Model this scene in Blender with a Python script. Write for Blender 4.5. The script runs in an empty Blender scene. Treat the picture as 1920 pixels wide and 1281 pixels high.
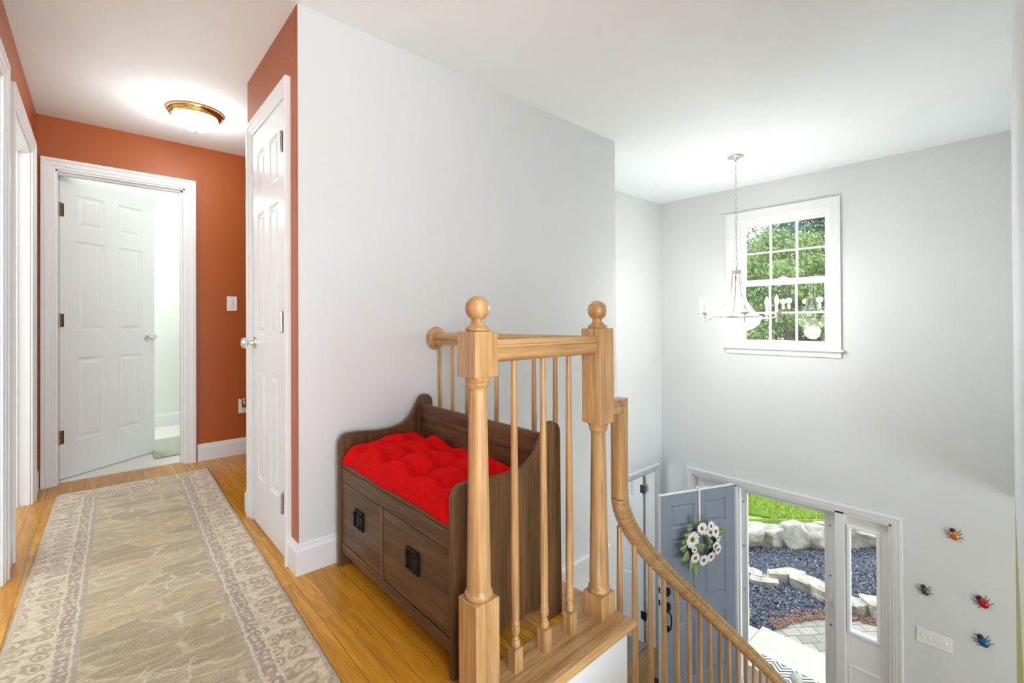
import bpy, bmesh, math, random
from mathutils import Vector, Matrix
PI = math.pi
random.seed(7)
SC = bpy.context.scene
COL = SC.collection

# ------------------------------------------------------------------ camera
cam_d = bpy.data.cameras.new('camera'); cam = bpy.data.objects.new('camera', cam_d); COL.objects.link(cam)
CAM_H = 1.075
yaw, pitch, roll = [math.radians(a) for a in (42.0055, 0.3108, -0.3069)]
F = Vector((math.sin(yaw)*math.cos(pitch), math.cos(yaw)*math.cos(pitch), math.sin(pitch)))
Rt = Vector((math.cos(yaw), -math.sin(yaw), 0)); Up = Rt.cross(F)
R2 = Rt*math.cos(roll) + Up*math.sin(roll); U2 = -Rt*math.sin(roll) + Up*math.cos(roll)
M = Matrix((R2, U2, -F)).transposed().to_4x4(); M.translation = Vector((0, 0, CAM_H))
cam.matrix_world = M
cam_d.sensor_width = 36; cam_d.lens = 36*861.7/1920; cam_d.shift_y = -0.02276
cam_d.clip_start = 0.02; cam_d.clip_end = 300
SC.camera = cam
# ------------------------------------------------------------------ world, sun, exposure
SC.view_settings.view_transform = 'Standard'; SC.view_settings.look = 'None'
SC.view_settings.gamma = 1; SC.view_settings.use_curve_mapping = False
SC.view_settings.exposure = 1.5
SKY = 2.05
SUN = 0.92
CHAND = 10.8
FLUSH = 3.2
BATH = 11.0
w = bpy.data.worlds.new('sky'); SC.world = w; w.use_nodes = True
nt = w.node_tree; nt.nodes.clear()
wo = nt.nodes.new('ShaderNodeOutputWorld'); bg = nt.nodes.new('ShaderNodeBackground')
tc = nt.nodes.new('ShaderNodeTexCoord'); sp = nt.nodes.new('ShaderNodeSeparateXYZ'); cr = nt.nodes.new('ShaderNodeValToRGB')
cr.color_ramp.elements[0].position = 0.0; cr.color_ramp.elements[0].color = (1.30, 1.38, 1.42, 1)  # below the horizon: raised above the sky colour to brighten the ceilings
cr.color_ramp.elements[1].position = 0.6; cr.color_ramp.elements[1].color = (0.72, 0.84, 1.0, 1)
e_ = cr.color_ramp.elements.new(0.08); e_.color = (0.90, 0.96, 1.0, 1)
nt.links.new(tc.outputs['Generated'], sp.inputs[0]); nt.links.new(sp.outputs['Z'], cr.inputs[0])
nt.links.new(cr.outputs[0], bg.inputs[0]); bg.inputs[1].default_value = SKY
nt.links.new(bg.outputs[0], wo.inputs[0])
sd = bpy.data.lights.new('sun', 'SUN'); so = bpy.data.objects.new('sun', sd); COL.objects.link(so)
sd.energy = SUN; sd.angle = math.radians(0.6); sd.color = (1.0, 0.96, 0.88)
so.rotation_euler = Vector((0.25, 0.62, 0.9)).to_track_quat('Z', 'Y').to_euler()

def point_light(name, loc, power, color=(0.95, 0.98, 1.0), r=0.04):
    d = bpy.data.lights.new(name, 'POINT'); d.energy = power; d.color = color; d.shadow_soft_size = r
    o = bpy.data.objects.new(name, d); COL.objects.link(o); o.location = loc
    return o

# ------------------------------------------------------------------ materials
def newmat(name):
    m = bpy.data.materials.new(name); m.use_nodes = True
    return m, m.node_tree, m.node_tree.nodes['Principled BSDF']
def N(nt, t, **kw):
    n = nt.nodes.new(t)
    for k, v in kw.items(): setattr(n, k, v)
    return n
def rgb(c): return (c[0], c[1], c[2], 1)
def mix(nt, fac, a, b, blend='MIX'):
    n = N(nt, 'ShaderNodeMix', data_type='RGBA', blend_type=blend)
    for idx, val in ((0, fac), (6, a), (7, b)):
        if hasattr(val, 'is_linked') or hasattr(val, 'links'): nt.links.new(val, n.inputs[idx])
        elif isinstance(val, (int, float)): n.inputs[idx].default_value = val
        else: n.inputs[idx].default_value = rgb(val)
    return n.outputs[2]
def math_(nt, op, a, b=None, c=None):
    n = N(nt, 'ShaderNodeMath', operation=op)
    for i, v in enumerate((a, b, c)):
        if v is None: continue
        if isinstance(v, (int, float)): n.inputs[i].default_value = v
        else: nt.links.new(v, n.inputs[i])
    return n.outputs[0]
def coords(nt, scale=(1, 1, 1), rot=(0, 0, 0), kind='Object'):
    t = N(nt, 'ShaderNodeTexCoord'); mp = N(nt, 'ShaderNodeMapping')
    mp.inputs['Scale'].default_value = scale; mp.inputs['Rotation'].default_value = rot
    nt.links.new(t.outputs[kind], mp.inputs[0]); return mp.outputs[0]
def noise(nt, vec, scale, detail=3, rough=0.5, dist=0.0):
    n = N(nt, 'ShaderNodeTexNoise'); n.inputs['Scale'].default_value = scale; n.inputs['Detail'].default_value = detail
    n.inputs['Roughness'].default_value = rough; n.inputs['Distortion'].default_value = dist
    nt.links.new(vec, n.inputs['Vector']); return n.outputs[0]
def ramp(nt, fac, stops):
    n = N(nt, 'ShaderNodeValToRGB'); els = n.color_ramp.elements
    while len(els) > 1: els.remove(els[0])
    els[0].position = stops[0][0]; els[0].color = rgb(stops[0][1]) if hasattr(stops[0][1], '__len__') else (stops[0][1],)*3+(1,)
    for p, c in stops[1:]:
        e = els.new(p); e.color = rgb(c) if hasattr(c, '__len__') else (c, c, c, 1)
    nt.links.new(fac, n.inputs[0]); return n.outputs[0]
def bump(nt, b, h, strength=0.3, dist=0.01):
    n = N(nt, 'ShaderNodeBump'); n.inputs['Strength'].default_value = strength; n.inputs['Distance'].default_value = dist
    nt.links.new(h, n.inputs['Height']); nt.links.new(n.outputs[0], b.inputs['Normal'])
def plain(name, c, rough=0.5, metal=0.0, var=0.03, nscale=6, bstr=0.0, bscale=200, spec=0.5):
    m, nt, b = newmat(name)
    v = coords(nt); nz = noise(nt, v, nscale, 3)
    lo = tuple(max(0, x*(1-var)) for x in c); hi = tuple(min(1, x*(1+var)) for x in c)
    nt.links.new(ramp(nt, nz, [(0.3, lo), (0.7, hi)]), b.inputs['Base Color'])
    b.inputs['Roughness'].default_value = rough; b.inputs['Metallic'].default_value = metal
    b.inputs['Specular IOR Level'].default_value = spec
    if bstr: bump(nt, b, noise(nt, v, bscale, 2), bstr, 0.002)
    return m
def wood(name, dark, mid, light, axis='z', rough=0.35, scale=1.0, knots=False, coat=0.2):
    m, nt, b = newmat(name)
    s = {'x': (0.06, 1, 1), 'y': (1, 0.06, 1), 'z': (1, 1, 0.06)}[axis]
    v = coords(nt, tuple(a*scale for a in s))
    oi = N(nt, 'ShaderNodeObjectInfo')
    ad = N(nt, 'ShaderNodeVectorMath', operation='ADD'); nt.links.new(v, ad.inputs[0])
    mu = N(nt, 'ShaderNodeVectorMath', operation='SCALE'); nt.links.new(oi.outputs['Random'], mu.inputs['Scale'])
    mu.inputs[0].default_value = (7, 5, 3); nt.links.new(mu.outputs[0], ad.inputs[1])
    v2 = ad.outputs[0]
    g = noise(nt, v2, 90, 4, 0.6, 0.3); wv = noise(nt, v2, 16, 2, 0.5, 1.5)
    c = ramp(nt, wv, [(0.3, dark), (0.48, mid), (0.7, light)])
    c = mix(nt, 0.55, c, ramp(nt, g, [(0.32, dark), (0.5, mid), (0.68, light)]))
    if knots:
        vo = N(nt, 'ShaderNodeTexVoronoi'); vo.inputs['Scale'].default_value = 4.0
        sv = coords(nt, {'x': (0.6, 1.4, 1.4), 'y': (1.4, 0.6, 1.4), 'z': (1.4, 1.4, 0.6)}[axis])
        nt.links.new(sv, vo.inputs['Vector'])
        k = ramp(nt, vo.outputs['Distance'], [(0.0, 1.0), (0.045, 1.0), (0.10, 0.25), (0.16, 0.0)])
        c = mix(nt, math_(nt, 'MULTIPLY', k, 0.75), c, tuple(x*0.3 for x in dark))
    nt.links.new(c, b.inputs['Base Color']); b.inputs['Roughness'].default_value = rough
    b.inputs['Coat Weight'].default_value = coat; b.inputs['Coat Roughness'].default_value = 0.2
    bump(nt, b, g, 0.12, 0.002)
    return m
OD, OM, OL = (0.30, 0.155, 0.052), (0.50, 0.295, 0.115), (0.66, 0.43, 0.20)
oak_z = wood('oak_upright', OD, OM, OL, 'z'); oak_x = wood('oak_along', OD, OM, OL, 'x'); oak_y = wood('oak_across', OD, OM, OL, 'y')
BD, BM_, BL = (0.036, 0.016, 0.005), (0.105, 0.052, 0.017), (0.20, 0.105, 0.036)
pine_z = wood('stained_pine_upright', BD, BM_, BL, 'z', 0.5, 0.7, True, 0.05); pine_y = wood('stained_pine_across', BD, BM_, BL, 'y', 0.5, 0.7, True, 0.05)
pine_x = wood('stained_pine_deep', BD, BM_, BL, 'x', 0.5, 0.7, False, 0.05)
def plank_mat(name, dark, mid, light, w_=0.06, l_=0.85, rot=PI/2):
    m, nt, b = newmat(name)
    v = coords(nt, (1, 1, 1), (0, 0, rot))
    br = N(nt, 'ShaderNodeTexBrick'); nt.links.new(v, br.inputs['Vector'])
    br.inputs['Scale'].default_value = 1; br.inputs['Brick Width'].default_value = l_; br.inputs['Row Height'].default_value = w_
    br.inputs['Mortar Size'].default_value = 0.0009; br.inputs['Mortar Smooth'].default_value = 0.3; br.inputs['Bias'].default_value = 0
    br.offset = 0.37; br.offset_frequency = 3; br.squash = 1
    br.inputs['Color1'].default_value = (0, 0, 0, 1); br.inputs['Color2'].default_value = (1, 1, 1, 1); br.inputs['Mortar'].default_value = (0.5, 0.5, 0.5, 1)
    tone = ramp(nt, br.outputs['Color'], [(0.0, mid), (0.5, tuple((a+c)/2 for a, c in zip(mid, light))), (1.0, light)])
    sv = N(nt, 'ShaderNodeVectorMath', operation='MULTIPLY'); nt.links.new(v, sv.inputs[0]); sv.inputs[1].default_value = (0.08, 1, 1)
    ad = N(nt, 'ShaderNodeVectorMath', operation='ADD'); nt.links.new(sv.outputs[0], ad.inputs[0])
    cm = N(nt, 'ShaderNodeVectorMath', operation='SCALE'); nt.links.new(br.outputs['Color'], cm.inputs[0]); cm.inputs['Scale'].default_value = 9
    nt.links.new(cm.outputs[0], ad.inputs[1])
    g = noise(nt, ad.outputs[0], 60, 4, 0.6, 0.6); g2 = noise(nt, ad.outputs[0], 12, 2, 0.5, 2.5)
    c = mix(nt, ramp(nt, g, [(0.35, 0.5), (0.6, 0.0)]), tone, dark)
    c = mix(nt, ramp(nt, g2, [(0.42, 0.35), (0.5, 0.0), (0.56, 0.25), (0.62, 0.0)]), c, dark)
    c = mix(nt, br.outputs['Fac'], c, tuple(x*0.35 for x in dark))
    nt.links.new(c, b.inputs['Base Color']); b.inputs['Roughness'].default_value = 0.3
    b.inputs['Coat Weight'].default_value = 0.15; b.inputs['Coat Roughness'].default_value = 0.2; b.inputs['Specular IOR Level'].default_value = 0.35
    bump(nt, b, math_(nt, 'SUBTRACT', 1.0, br.outputs['Fac']), 0.15, 0.002)
    return m
floor_m = plank_mat('oak_strip_floor', (0.36, 0.135, 0.008), (0.58, 0.25, 0.014), (0.78, 0.395, 0.03))
paint_white = plain('white_wall_paint', (0.695, 0.725, 0.73), 0.6, 0, 0.012, 3, 0.06, 260)
paint_ceiling = plain('ceiling_paint', (0.90, 0.955, 0.98), 0.8, 0, 0.012, 3, 0.12, 180)
paint_orange = plain('burnt_orange_paint', (0.40, 0.096, 0.016), 0.42, 0, 0.03, 3, 0.08, 260)
paint_green = plain('olive_green_paint', (0.42, 0.42, 0.19), 0.6, 0, 0.02, 3)
paint_bath = plain('pale_green_white_paint', (0.80, 0.83, 0.77), 0.6, 0, 0.01, 3)
trim_white = plain('white_gloss_trim', (0.80, 0.82, 0.83), 0.4, 0, 0.01, 4)
door_white = plain('white_door_paint', (0.80, 0.82, 0.83), 0.3, 0, 0.01, 4, 0.05, 160)
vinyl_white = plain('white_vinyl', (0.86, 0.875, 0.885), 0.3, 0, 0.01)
door_blue = plain('slate_blue_door_paint', (0.22, 0.27, 0.34), 0.38, 0, 0.03, 5)
chrome = plain('polished_nickel', (0.80, 0.79, 0.77), 0.12, 1.0, 0.02)
brass = plain('polished_brass', (0.80, 0.55, 0.25), 0.2, 1.0, 0.05)
brass_old = plain('antique_brass', (0.25, 0.18, 0.09), 0.35, 1.0, 0.15, 60)
hinge_steel = plain('satin_steel', (0.42, 0.40, 0.37), 0.35, 1.0, 0.15, 60)
black_metal = plain('black_iron', (0.018, 0.018, 0.02), 0.4, 0.6, 0.2, 40)
plastic_white = plain('white_plastic', (0.85, 0.85, 0.83), 0.35, 0, 0.01)
clip_grey = plain('grey_plastic_clip', (0.30, 0.30, 0.30), 0.5, 0, 0.03)
def glass_mat(name, tint=(1, 1, 1), ior=1.45, gl=1.0):
    m, nt, b = newmat(name)
    out = nt.nodes['Material Output']; nt.nodes.remove(b)
    tr = N(nt, 'ShaderNodeBsdfTransparent'); tr.inputs[0].default_value = rgb(tint)
    g = N(nt, 'ShaderNodeBsdfGlossy'); g.inputs['Roughness'].default_value = 0.01; g.inputs[0].default_value = (gl, gl, gl, 1)
    fr = N(nt, 'ShaderNodeFresnel'); fr.inputs[0].default_value = ior
    ms = N(nt, 'ShaderNodeMixShader'); nt.links.new(fr.outputs[0], ms.inputs[0]); nt.links.new(tr.outputs[0], ms.inputs[1]); nt.links.new(g.outputs[0], ms.inputs[2])
    nt.links.new(ms.outputs[0], out.inputs[0]); return m
glass = glass_mat('window_glass')
def emis(name, c, s):
    m, nt, b = newmat(name)
    b.inputs['Base Color'].default_value = rgb(c); b.inputs['Emission Color'].default_value = rgb(c); b.inputs['Emission Strength'].default_value = s
    b.inputs['Roughness'].default_value = 0.3
    nz = noise(nt, coords(nt), 12, 3); nt.links.new(ramp(nt, nz, [(0.3, tuple(x*0.93 for x in c)), (0.7, c)]), b.inputs['Emission Color'])
    return m
lit_glass = emis('lit_frosted_glass', (1.0, 0.97, 0.92), 1.6)
bell_glass = emis('lit_bell_glass', (1.0, 0.99, 0.96), 0.55)
lit_bulb = emis('lit_candle_bulb', (1.0, 0.90, 0.72), 9.0)

# ------------------------------------------------------------------ mesh helpers
def obj(name, bm, m, parent=None, smooth=False, bevel=0, seg=2, kind=None):
    me = bpy.data.meshes.new(name)
    bmesh.ops.recalc_face_normals(bm, faces=bm.faces[:])
    if smooth:
        for f in bm.faces: f.smooth = True
    bm.to_mesh(me); bm.free(); me.materials.append(m)
    o = bpy.data.objects.new(name, me); COL.objects.link(o)
    if parent: o.parent = parent
    if bevel:
        md = o.modifiers.new('bevel', 'BEVEL'); md.width = bevel; md.segments = seg; md.limit_method = 'ANGLE'; md.angle_limit = 0.6
        if not smooth:
            for p in me.polygons: p.use_smooth = True
            o.modifiers.new('wn', 'WEIGHTED_NORMAL')
    if smooth == 'auto':
        me.set_sharp_from_angle(angle=math.radians(38))
    if kind: o['kind'] = kind
    return o
def struct(name, bm, m, parent=None, **k):
    return obj(name, bm, m, parent, kind=None if parent else 'structure', **k)
def tag(o, label, cat, group=None):
    o['label'] = label; o['category'] = cat
    if group: o['group'] = group
    return o
def empty(name, loc=(0, 0, 0), rot=(0, 0, 0), kind=None):
    o = bpy.data.objects.new(name, None); COL.objects.link(o); o.location = loc; o.rotation_euler = rot
    o.empty_display_size = 0.1
    if kind: o['kind'] = kind
    return o
def thing(name, label, cat, loc=(0, 0, 0), rot=(0, 0, 0), group=None):
    return tag(empty(name, loc, rot), label, cat, group)
def copy_tree(o, parent=None):
    c = o.copy(); COL.objects.link(c)
    if parent: c.parent = parent
    for ch in list(o.children): copy_tree(ch, c)
    return c
def BM(): return bmesh.new()
def box(bm, x0, x1, y0, y1, z0, z1, mat=None):
    vs = [bm.verts.new((x, y, z)) for x in (x0, x1) for y in (y0, y1) for z in (z0, z1)]
    if mat is not None:
        for v in vs: v.co = mat @ v.co
    for f in ((0, 1, 3, 2), (4, 6, 7, 5), (0, 4, 5, 1), (2, 3, 7, 6), (0, 2, 6, 4), (1, 5, 7, 3)):
        bm.faces.new([vs[i] for i in f])
    return bm
def lathe(bm, prof, seg=24, mat=None, cap=True):
    rings = []
    for r, z in prof:
        if r < 1e-6:
            v = bm.verts.new((0, 0, z)); rings.append([v]*seg)
        else: rings.append([bm.verts.new((r*math.cos(2*PI*i/seg), r*math.sin(2*PI*i/seg), z)) for i in range(seg)])
    if mat is not None:
        done = set()
        for rg in rings:
            for v in rg:
                if v not in done: v.co = mat @ v.co; done.add(v)
    for a, b in zip(rings, rings[1:]):
        for i in range(seg):
            j = (i+1) % seg
            vs = []
            for v in (a[i], a[j], b[j], b[i]):
                if v not in vs: vs.append(v)
            if len(vs) > 2:
                try: bm.faces.new(vs)
                except ValueError: pass
    if cap:
        for rg in (rings[0], rings[-1]):
            if rg[0] is not rg[1]:
                try: bm.faces.new(rg)
                except ValueError: pass
    return bm
def tube(bm, pts, r, seg=8, cap=True):
    pts = [Vector(p) for p in pts]
    rs = r if hasattr(r, '__len__') else [r]*len(pts)
    n = None; rings = []
    for i, p in enumerate(pts):
        t = (pts[min(i+1, len(pts)-1)] - pts[max(i-1, 0)]).normalized()
        if n is None:
            n = t.orthogonal().normalized()
        n = (n - t*n.dot(t)).normalized(); b = t.cross(n)
        rings.append([bm.verts.new(p + (n*math.cos(2*PI*k/seg) + b*math.sin(2*PI*k/seg))*rs[i]) for k in range(seg)])
    for a, b in zip(rings, rings[1:]):
        for i in range(seg): bm.faces.new((a[i], a[(i+1) % seg], b[(i+1) % seg], b[i]))
    if cap: bm.faces.new(rings[0]); bm.faces.new(rings[-1])
    return bm
def sweep(bm, prof, pts, side):
    # prof: (s, t) s along side vector, t along the normal in the path plane
    pts = [Vector(p) for p in pts]; side = Vector(side).normalized(); rings = []
    for i, p in enumerate(pts):
        d0 = (pts[i]-pts[i-1]).normalized() if i else None
        d1 = (pts[i+1]-pts[i]).normalized() if i < len(pts)-1 else None
        if d0 is None: d0 = d1
        if d1 is None: d1 = d0
        t = (d0+d1).normalized(); n = t.cross(side).normalized() * -1
        k = 1/max(0.3, t.dot(d1))
        rings.append([bm.verts.new(p + side*a + n*b*k) for a, b in prof])
    for a, b in zip(rings, rings[1:]):
        for i in range(len(prof)):
            j = (i+1) % len(prof); bm.faces.new((a[i], a[j], b[j], b[i]))
    bm.faces.new(rings[0]); bm.faces.new(rings[-1])
    return bm
def prism(bm, poly, axis, a0, a1):
    def P(u, v, a):
        return {'x': (a, u, v), 'y': (u, a, v), 'z': (u, v, a)}[axis]
    A = [bm.verts.new(P(u, v, a0)) for u, v in poly]; B = [bm.verts.new(P(u, v, a1)) for u, v in poly]
    n = len(poly)
    for i in range(n): bm.faces.new((A[i], A[(i+1) % n], B[(i+1) % n], B[i]))
    bm.faces.new(A); bm.faces.new(B)
    return bm
def frame(o, u, w_):
    # local (u, v=up, w=out of the wall) -> world
    u = Vector(u).normalized(); w_ = Vector(w_).normalized(); v = Vector((0, 0, 1))
    m = Matrix((u, v, w_)).transposed().to_4x4(); m.translation = Vector(o); return m
def wall_grid(bm, x0, x1, y0, y1, z0, z1, axis, holes):
    # box with rectangular holes; axis = running axis; holes (a0,a1,z0,z1)
    a0, a1 = (x0, x1) if axis == 'x' else (y0, y1)
    A = sorted({a0, a1, *[h[0] for h in holes], *[h[1] for h in holes]}); Z = sorted({z0, z1, *[h[2] for h in holes], *[h[3] for h in holes]})
    for i in range(len(A)-1):
        for j in range(len(Z)-1):
            ca, cz = (A[i]+A[i+1])/2, (Z[j]+Z[j+1])/2
            if any(h[0] < ca < h[1] and h[2] < cz < h[3] for h in holes): continue
            if axis == 'x': box(bm, A[i], A[i+1], y0, y1, Z[j], Z[j+1])
            else: box(bm, x0, x1, A[i], A[i+1], Z[j], Z[j+1])
    return bm
CAS = [(0.0, 0.0), (0.0, 0.010), (0.006, 0.013), (0.018, 0.013), (0.022, 0.017), (0.045, 0.019), (0.050, 0.024), (0.068, 0.024), (0.070, 0.020), (0.070, 0.0)]
def casing(bm, mat, u0, u1, h, v0=0.0, four=False, prof=CAS, k=1.0):
    rings = []
    nodes = [(u0, v0, -1, 0), (u0, h, -1, 1), (u1, h, 1, 1), (u1, v0, 1, 0)]
    if four: nodes = [(u0, v0, -1, -1), (u0, h, -1, 1), (u1, h, 1, 1), (u1, v0, 1, -1)]
    for (u, v, su, sv) in nodes:
        rings.append([bm.verts.new(mat @ Vector((u+su*d*k, v+sv*d*k, t))) for d, t in prof])
    pairs = list(zip(rings, rings[1:])) + ([(rings[-1], rings[0])] if four else [])
    for a, b in pairs:
        for i in range(len(prof)):
            j = (i+1) % len(prof); bm.faces.new((a[i], a[j], b[j], b[i]))
    if not four: bm.faces.new(rings[0]); bm.faces.new(rings[-1])
    return bm
def panel_faces(bm, w_, h, t, xs, zs, mat=None, rec=0.009, hole=None):
    """six-panel leaf: xs = [(x0,x1)..] panel columns, zs = [(z0,z1)..] panel rows; local x width, z height, y thickness"""
    X = sorted({0, w_, *[a for p in xs for a in p]}); Z = sorted({0, h, *[a for p in zs for a in p]})
    allv = []
    for side in (0, 1):
        y = 0 if side == 0 else t; s = 1 if side == 0 else -1
        for i in range(len(X)-1):
            for j in range(len(Z)-1):
                x0, x1, z0, z1 = X[i], X[i+1], Z[j], Z[j+1]
                pan = (x0, x1) in xs and (z0, z1) in zs
                def ring(ins, d):
                    vs = [bm.verts.new((a, y+s*d, c)) for a, c in ((x0+ins, z0+ins), (x1-ins, z0+ins), (x1-ins, z1-ins), (x0+ins, z1-ins))]
                    allv.extend(vs); return vs
                r = ring(0, 0)
                if not pan: bm.faces.new(r); continue
                for ins, d in ((0.004, rec*0.8), (0.014, rec), (0.022, rec), (0.040, rec*0.15)):
                    q = ring(ins, d)
                    for k in range(4): bm.faces.new((r[k], r[(k+1) % 4], q[(k+1) % 4], q[k]))
                    r = q
                bm.faces.new(r)
    for (a, b, c, d) in (((0, 0, 0), (0, t, 0), (0, t, h), (0, 0, h)), ((w_, 0, 0), (w_, t, 0), (w_, t, h), (w_, 0, h)), ((0, 0, 0), (w_, 0, 0), (w_, t, 0), (0, t, 0)), ((0, 0, h), (w_, 0, h), (w_, t, h), (0, t, h))):
        vs = [bm.verts.new(p) for p in (a, b, c, d)]; allv.extend(vs); bm.faces.new(vs)
    if mat is not None:
        for v in allv: v.co = mat @ v.co
    return bm
def six_panel(name, w_, h, t, m, parent_loc, rotz, stile=0.115, mull=0.10):
    pw = (w_-2*stile-mull)/2
    xs = [(stile, stile+pw), (stile+pw+mull, stile+2*pw+mull)]
    k = h/2.03
    zs = [(0.24*k, 0.80*k), (0.98*k, 1.60*k), (1.70*k, 1.92*k)]
    o = struct(name, panel_faces(BM(), w_, h, t, xs, zs), m)
    bpy.context.view_layer.update()
    o.location = parent_loc; o.rotation_euler = (0, 0, rotz)
    return o
def BASEP(h=0.13): return [(0, 0), (0.016, 0), (0.016, h-0.03), (0.013, h-0.022), (0.010, h-0.018), (0.009, h-0.006), (0.004, h), (0, h)]
def baseboard(name, p0, p1, nrm, z=0.0, h=0.13, e0=0.0, e1=0.0):
    p0, p1, nrm = Vector(p0), Vector(p1), Vector(nrm).normalized(); d = (p1-p0).normalized()
    bm = BM(); pr = BASEP(h)
    A = [bm.verts.new((p0.x+nrm.x*a-d.x*e0*a, p0.y+nrm.y*a-d.y*e0*a, z+b)) for a, b in pr]
    B = [bm.verts.new((p1.x+nrm.x*a+d.x*e1*a, p1.y+nrm.y*a+d.y*e1*a, z+b)) for a, b in pr]
    n = len(pr)
    for i in range(n): bm.faces.new((A[i], A[(i+1) % n], B[(i+1) % n], B[i]))
    bm.faces.new(A); bm.faces.new(B)
    return struct(name, bm, trim_white)

# ------------------------------------------------------------------ plan of the place
CE = 2.44; ZF = -2.70; XC = 0.634; YA = 2.07; YE = 4.28; XL = -0.30; XF = 4.93; YL = 2.85; XE = 2.93
LX, LY = 1.41, 0.955        # edge of the landing
# floors
bm = BM()
box(bm, -2.6, 0.86, -1.6, YA, -0.03, 0); box(bm, 0.86, LX, LY, YA, -0.03, 0)
box(bm, -2.6, XC+0.02, YA, YE+0.06, -0.03, 0); box(bm, XC+0.02, 2.0, 2.94, YE+0.06, -0.03, 0)
struct('floor', bm, floor_m)
struct('floor_lower', box(BM(), 0.8, 5.02, -3.5, 2.93, ZF-0.05, ZF), plank_mat('lower_oak_floor', (0.33, 0.17, 0.06), (0.52, 0.30, 0.12), (0.62, 0.38, 0.17), 0.06, 0.8, 0.0))
carpet_m, nt, b = newmat('grey_loop_carpet'); vv = coords(nt); nz = noise(nt, vv, 130, 3, 0.7)
nt.links.new(ramp(nt, nz, [(0.35, (0.22, 0.22, 0.23)), (0.65, (0.52, 0.52, 0.53))]), b.inputs['Base Color']); b.inputs['Roughness'].default_value = 0.95; bump(nt, b, nz, 0.8, 0.01)
struct('floor_carpet', box(BM(), 2.93, 5.02, 2.93, 6.1, ZF-0.05, ZF+0.008), carpet_m)
tile_m = plain('pale_bath_floor', (0.84, 0.82, 0.76), 0.35, 0, 0.02, 5)
struct('floor_bath', box(BM(), -1.0, 1.6, YE+0.06, 6.1, -0.03, 0.002), tile_m)
# ceiling
struct('ceiling', box(BM(), -2.8, 5.15, -0.7, 6.3, CE, CE+0.15), paint_ceiling)
struct('ceiling_lower', box(BM(), 0.86, 5.02, -3.5, -0.02, -0.24, -0.20), paint_ceiling)

# walls
bm = wall_grid(BM(), XL-0.16, XL, -0.5, YE+0.12, 0, CE, 'y', [(3.10, 3.95, 0, 2.10), (1.95, 2.80, 0, 2.10)])
struct('wall_left', bm, paint_orange)
bm = wall_grid(BM(), XL, 2.0, YE, YE+0.12, 0, CE, 'x', [(-0.215, 0.497, 0, 2.10)])
struct('wall_hall_end', bm, paint_orange)
struct('wall_bath_lining', wall_grid(BM(), -1.0, 1.6, YE+0.121, YE+0.13, 0, CE, 'x', [(-0.215, 0.497, 0, 2.10)]), paint_bath)
bm = wall_grid(BM(), XC, XC+0.11, YA+0.002, 2.95, 0, CE, 'y', [(2.226, 2.814, 0, 2.10)])
struct('wall_closet', bm, paint_orange)
bm = BM(); box(bm, XC+0.11, 2.0, 2.84, 2.95, 0, CE); box(bm, 2.0, 2.1, 2.84, YE+0.12, 0, CE)
struct('wall_hall_right', bm, paint_orange)
bm = wall_grid(BM(), XC+0.002, XE, YA, YA+0.12, ZF, CE, 'x', [(1.95, 2.745, ZF, -0.655)])
box(bm, XE-0.11, XE, YA+0.12, YL, ZF, CE)
struct('wall_stair', bm, paint_white)
struct('wall_foyer_left', wall_grid(BM(), XE-0.11, XF, YL, YL+0.12, ZF, CE, 'x', [(3.97, 4.775, ZF, ZF+2.04)]), paint_white)
WIN = (1.165, 2.0, 0.80, 2.09)
DOORH = (0.745, 2.473, ZF, -0.645)
struct('wall_front', wall_grid(BM(), XF, XF+0.13, 0.046, YL+0.12, ZF-0.1, CE, 'y', [WIN, DOORH]), paint_white)
struct('wall_living', box(BM(), XF, XF+0.13, -3.5, 0.046, ZF-0.1, CE), paint_green)
# right wall, running towards the front wall
m_r = Matrix.Translation((XF, 0.046, 0)) @ Matrix.Rotation(math.radians(0.9), 4, 'Z')
struct('wall_right', box(BM(), -4.05, 0, -0.12, 0, -0.20, CE, m_r), paint_white)
struct('wall_right_lower', box(BM(), -4.05, -2.95, -0.12, 0, ZF, -0.20, m_r), paint_white)
# enclosing shell beyond what the photo shows
bm = BM(); box(bm, -2.8, 5.06, 6.1, 6.25, ZF, CE+0.05); wall_grid(bm, -2.8, -2.6, -0.7, 6.25, -0.1, CE+0.05, 'y', [(1.7, 3.6, 0.9, 2.1)]); box(bm, XF, XF+0.13, YL+0.12, 6.2, ZF-0.1, CE+0.05)  # west opening cut in to send daylight onto the closet side
box(bm, 2.1, XE-0.11, YL, YL+0.12, ZF, CE); box(bm, 2.1, XF, YL+0.12, 6.1, -0.2, -0.05); wall_grid(bm, 2.0, 2.1, YL, 6.1, ZF, -0.05, 'y', [(3.4, 4.8, -2.0, -0.8)]); box(bm, 2.0, XE, YL, 6.1, ZF-0.05, ZF)  # unseen side-room wall added against a light leak, its opening lets some back
wall_grid(bm, 0.86, 5.06, -3.6, -3.5, ZF, -0.2, 'x', [(1.6, 4.5, -2.1, -0.5)]); box(bm, 0.76, 0.86, -3.5, LY, ZF, -0.3)  # unseen living-room wall added to cut foyer light, its opening restores part
struct('wall_back', bm, paint_white)
bm = BM(); box(bm, -1.1, -1.0, YE+0.12, 6.1, 0, CE); box(bm, 1.5, 1.6, YE+0.13, 6.1, 0, CE); box(bm, -1.0, 1.5, 5.95, 6.1, 0, CE)
struct('wall_bath', bm, paint_bath)
struct('wall_landing', box(BM(), 0.86, LX-0.005, LY, LY+0.10, ZF, -0.03), paint_white)
struct('wall_landing_end', box(BM(), LX-0.10, LX-0.005, LY+0.10, YA, ZF, -0.03), paint_white)

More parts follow.
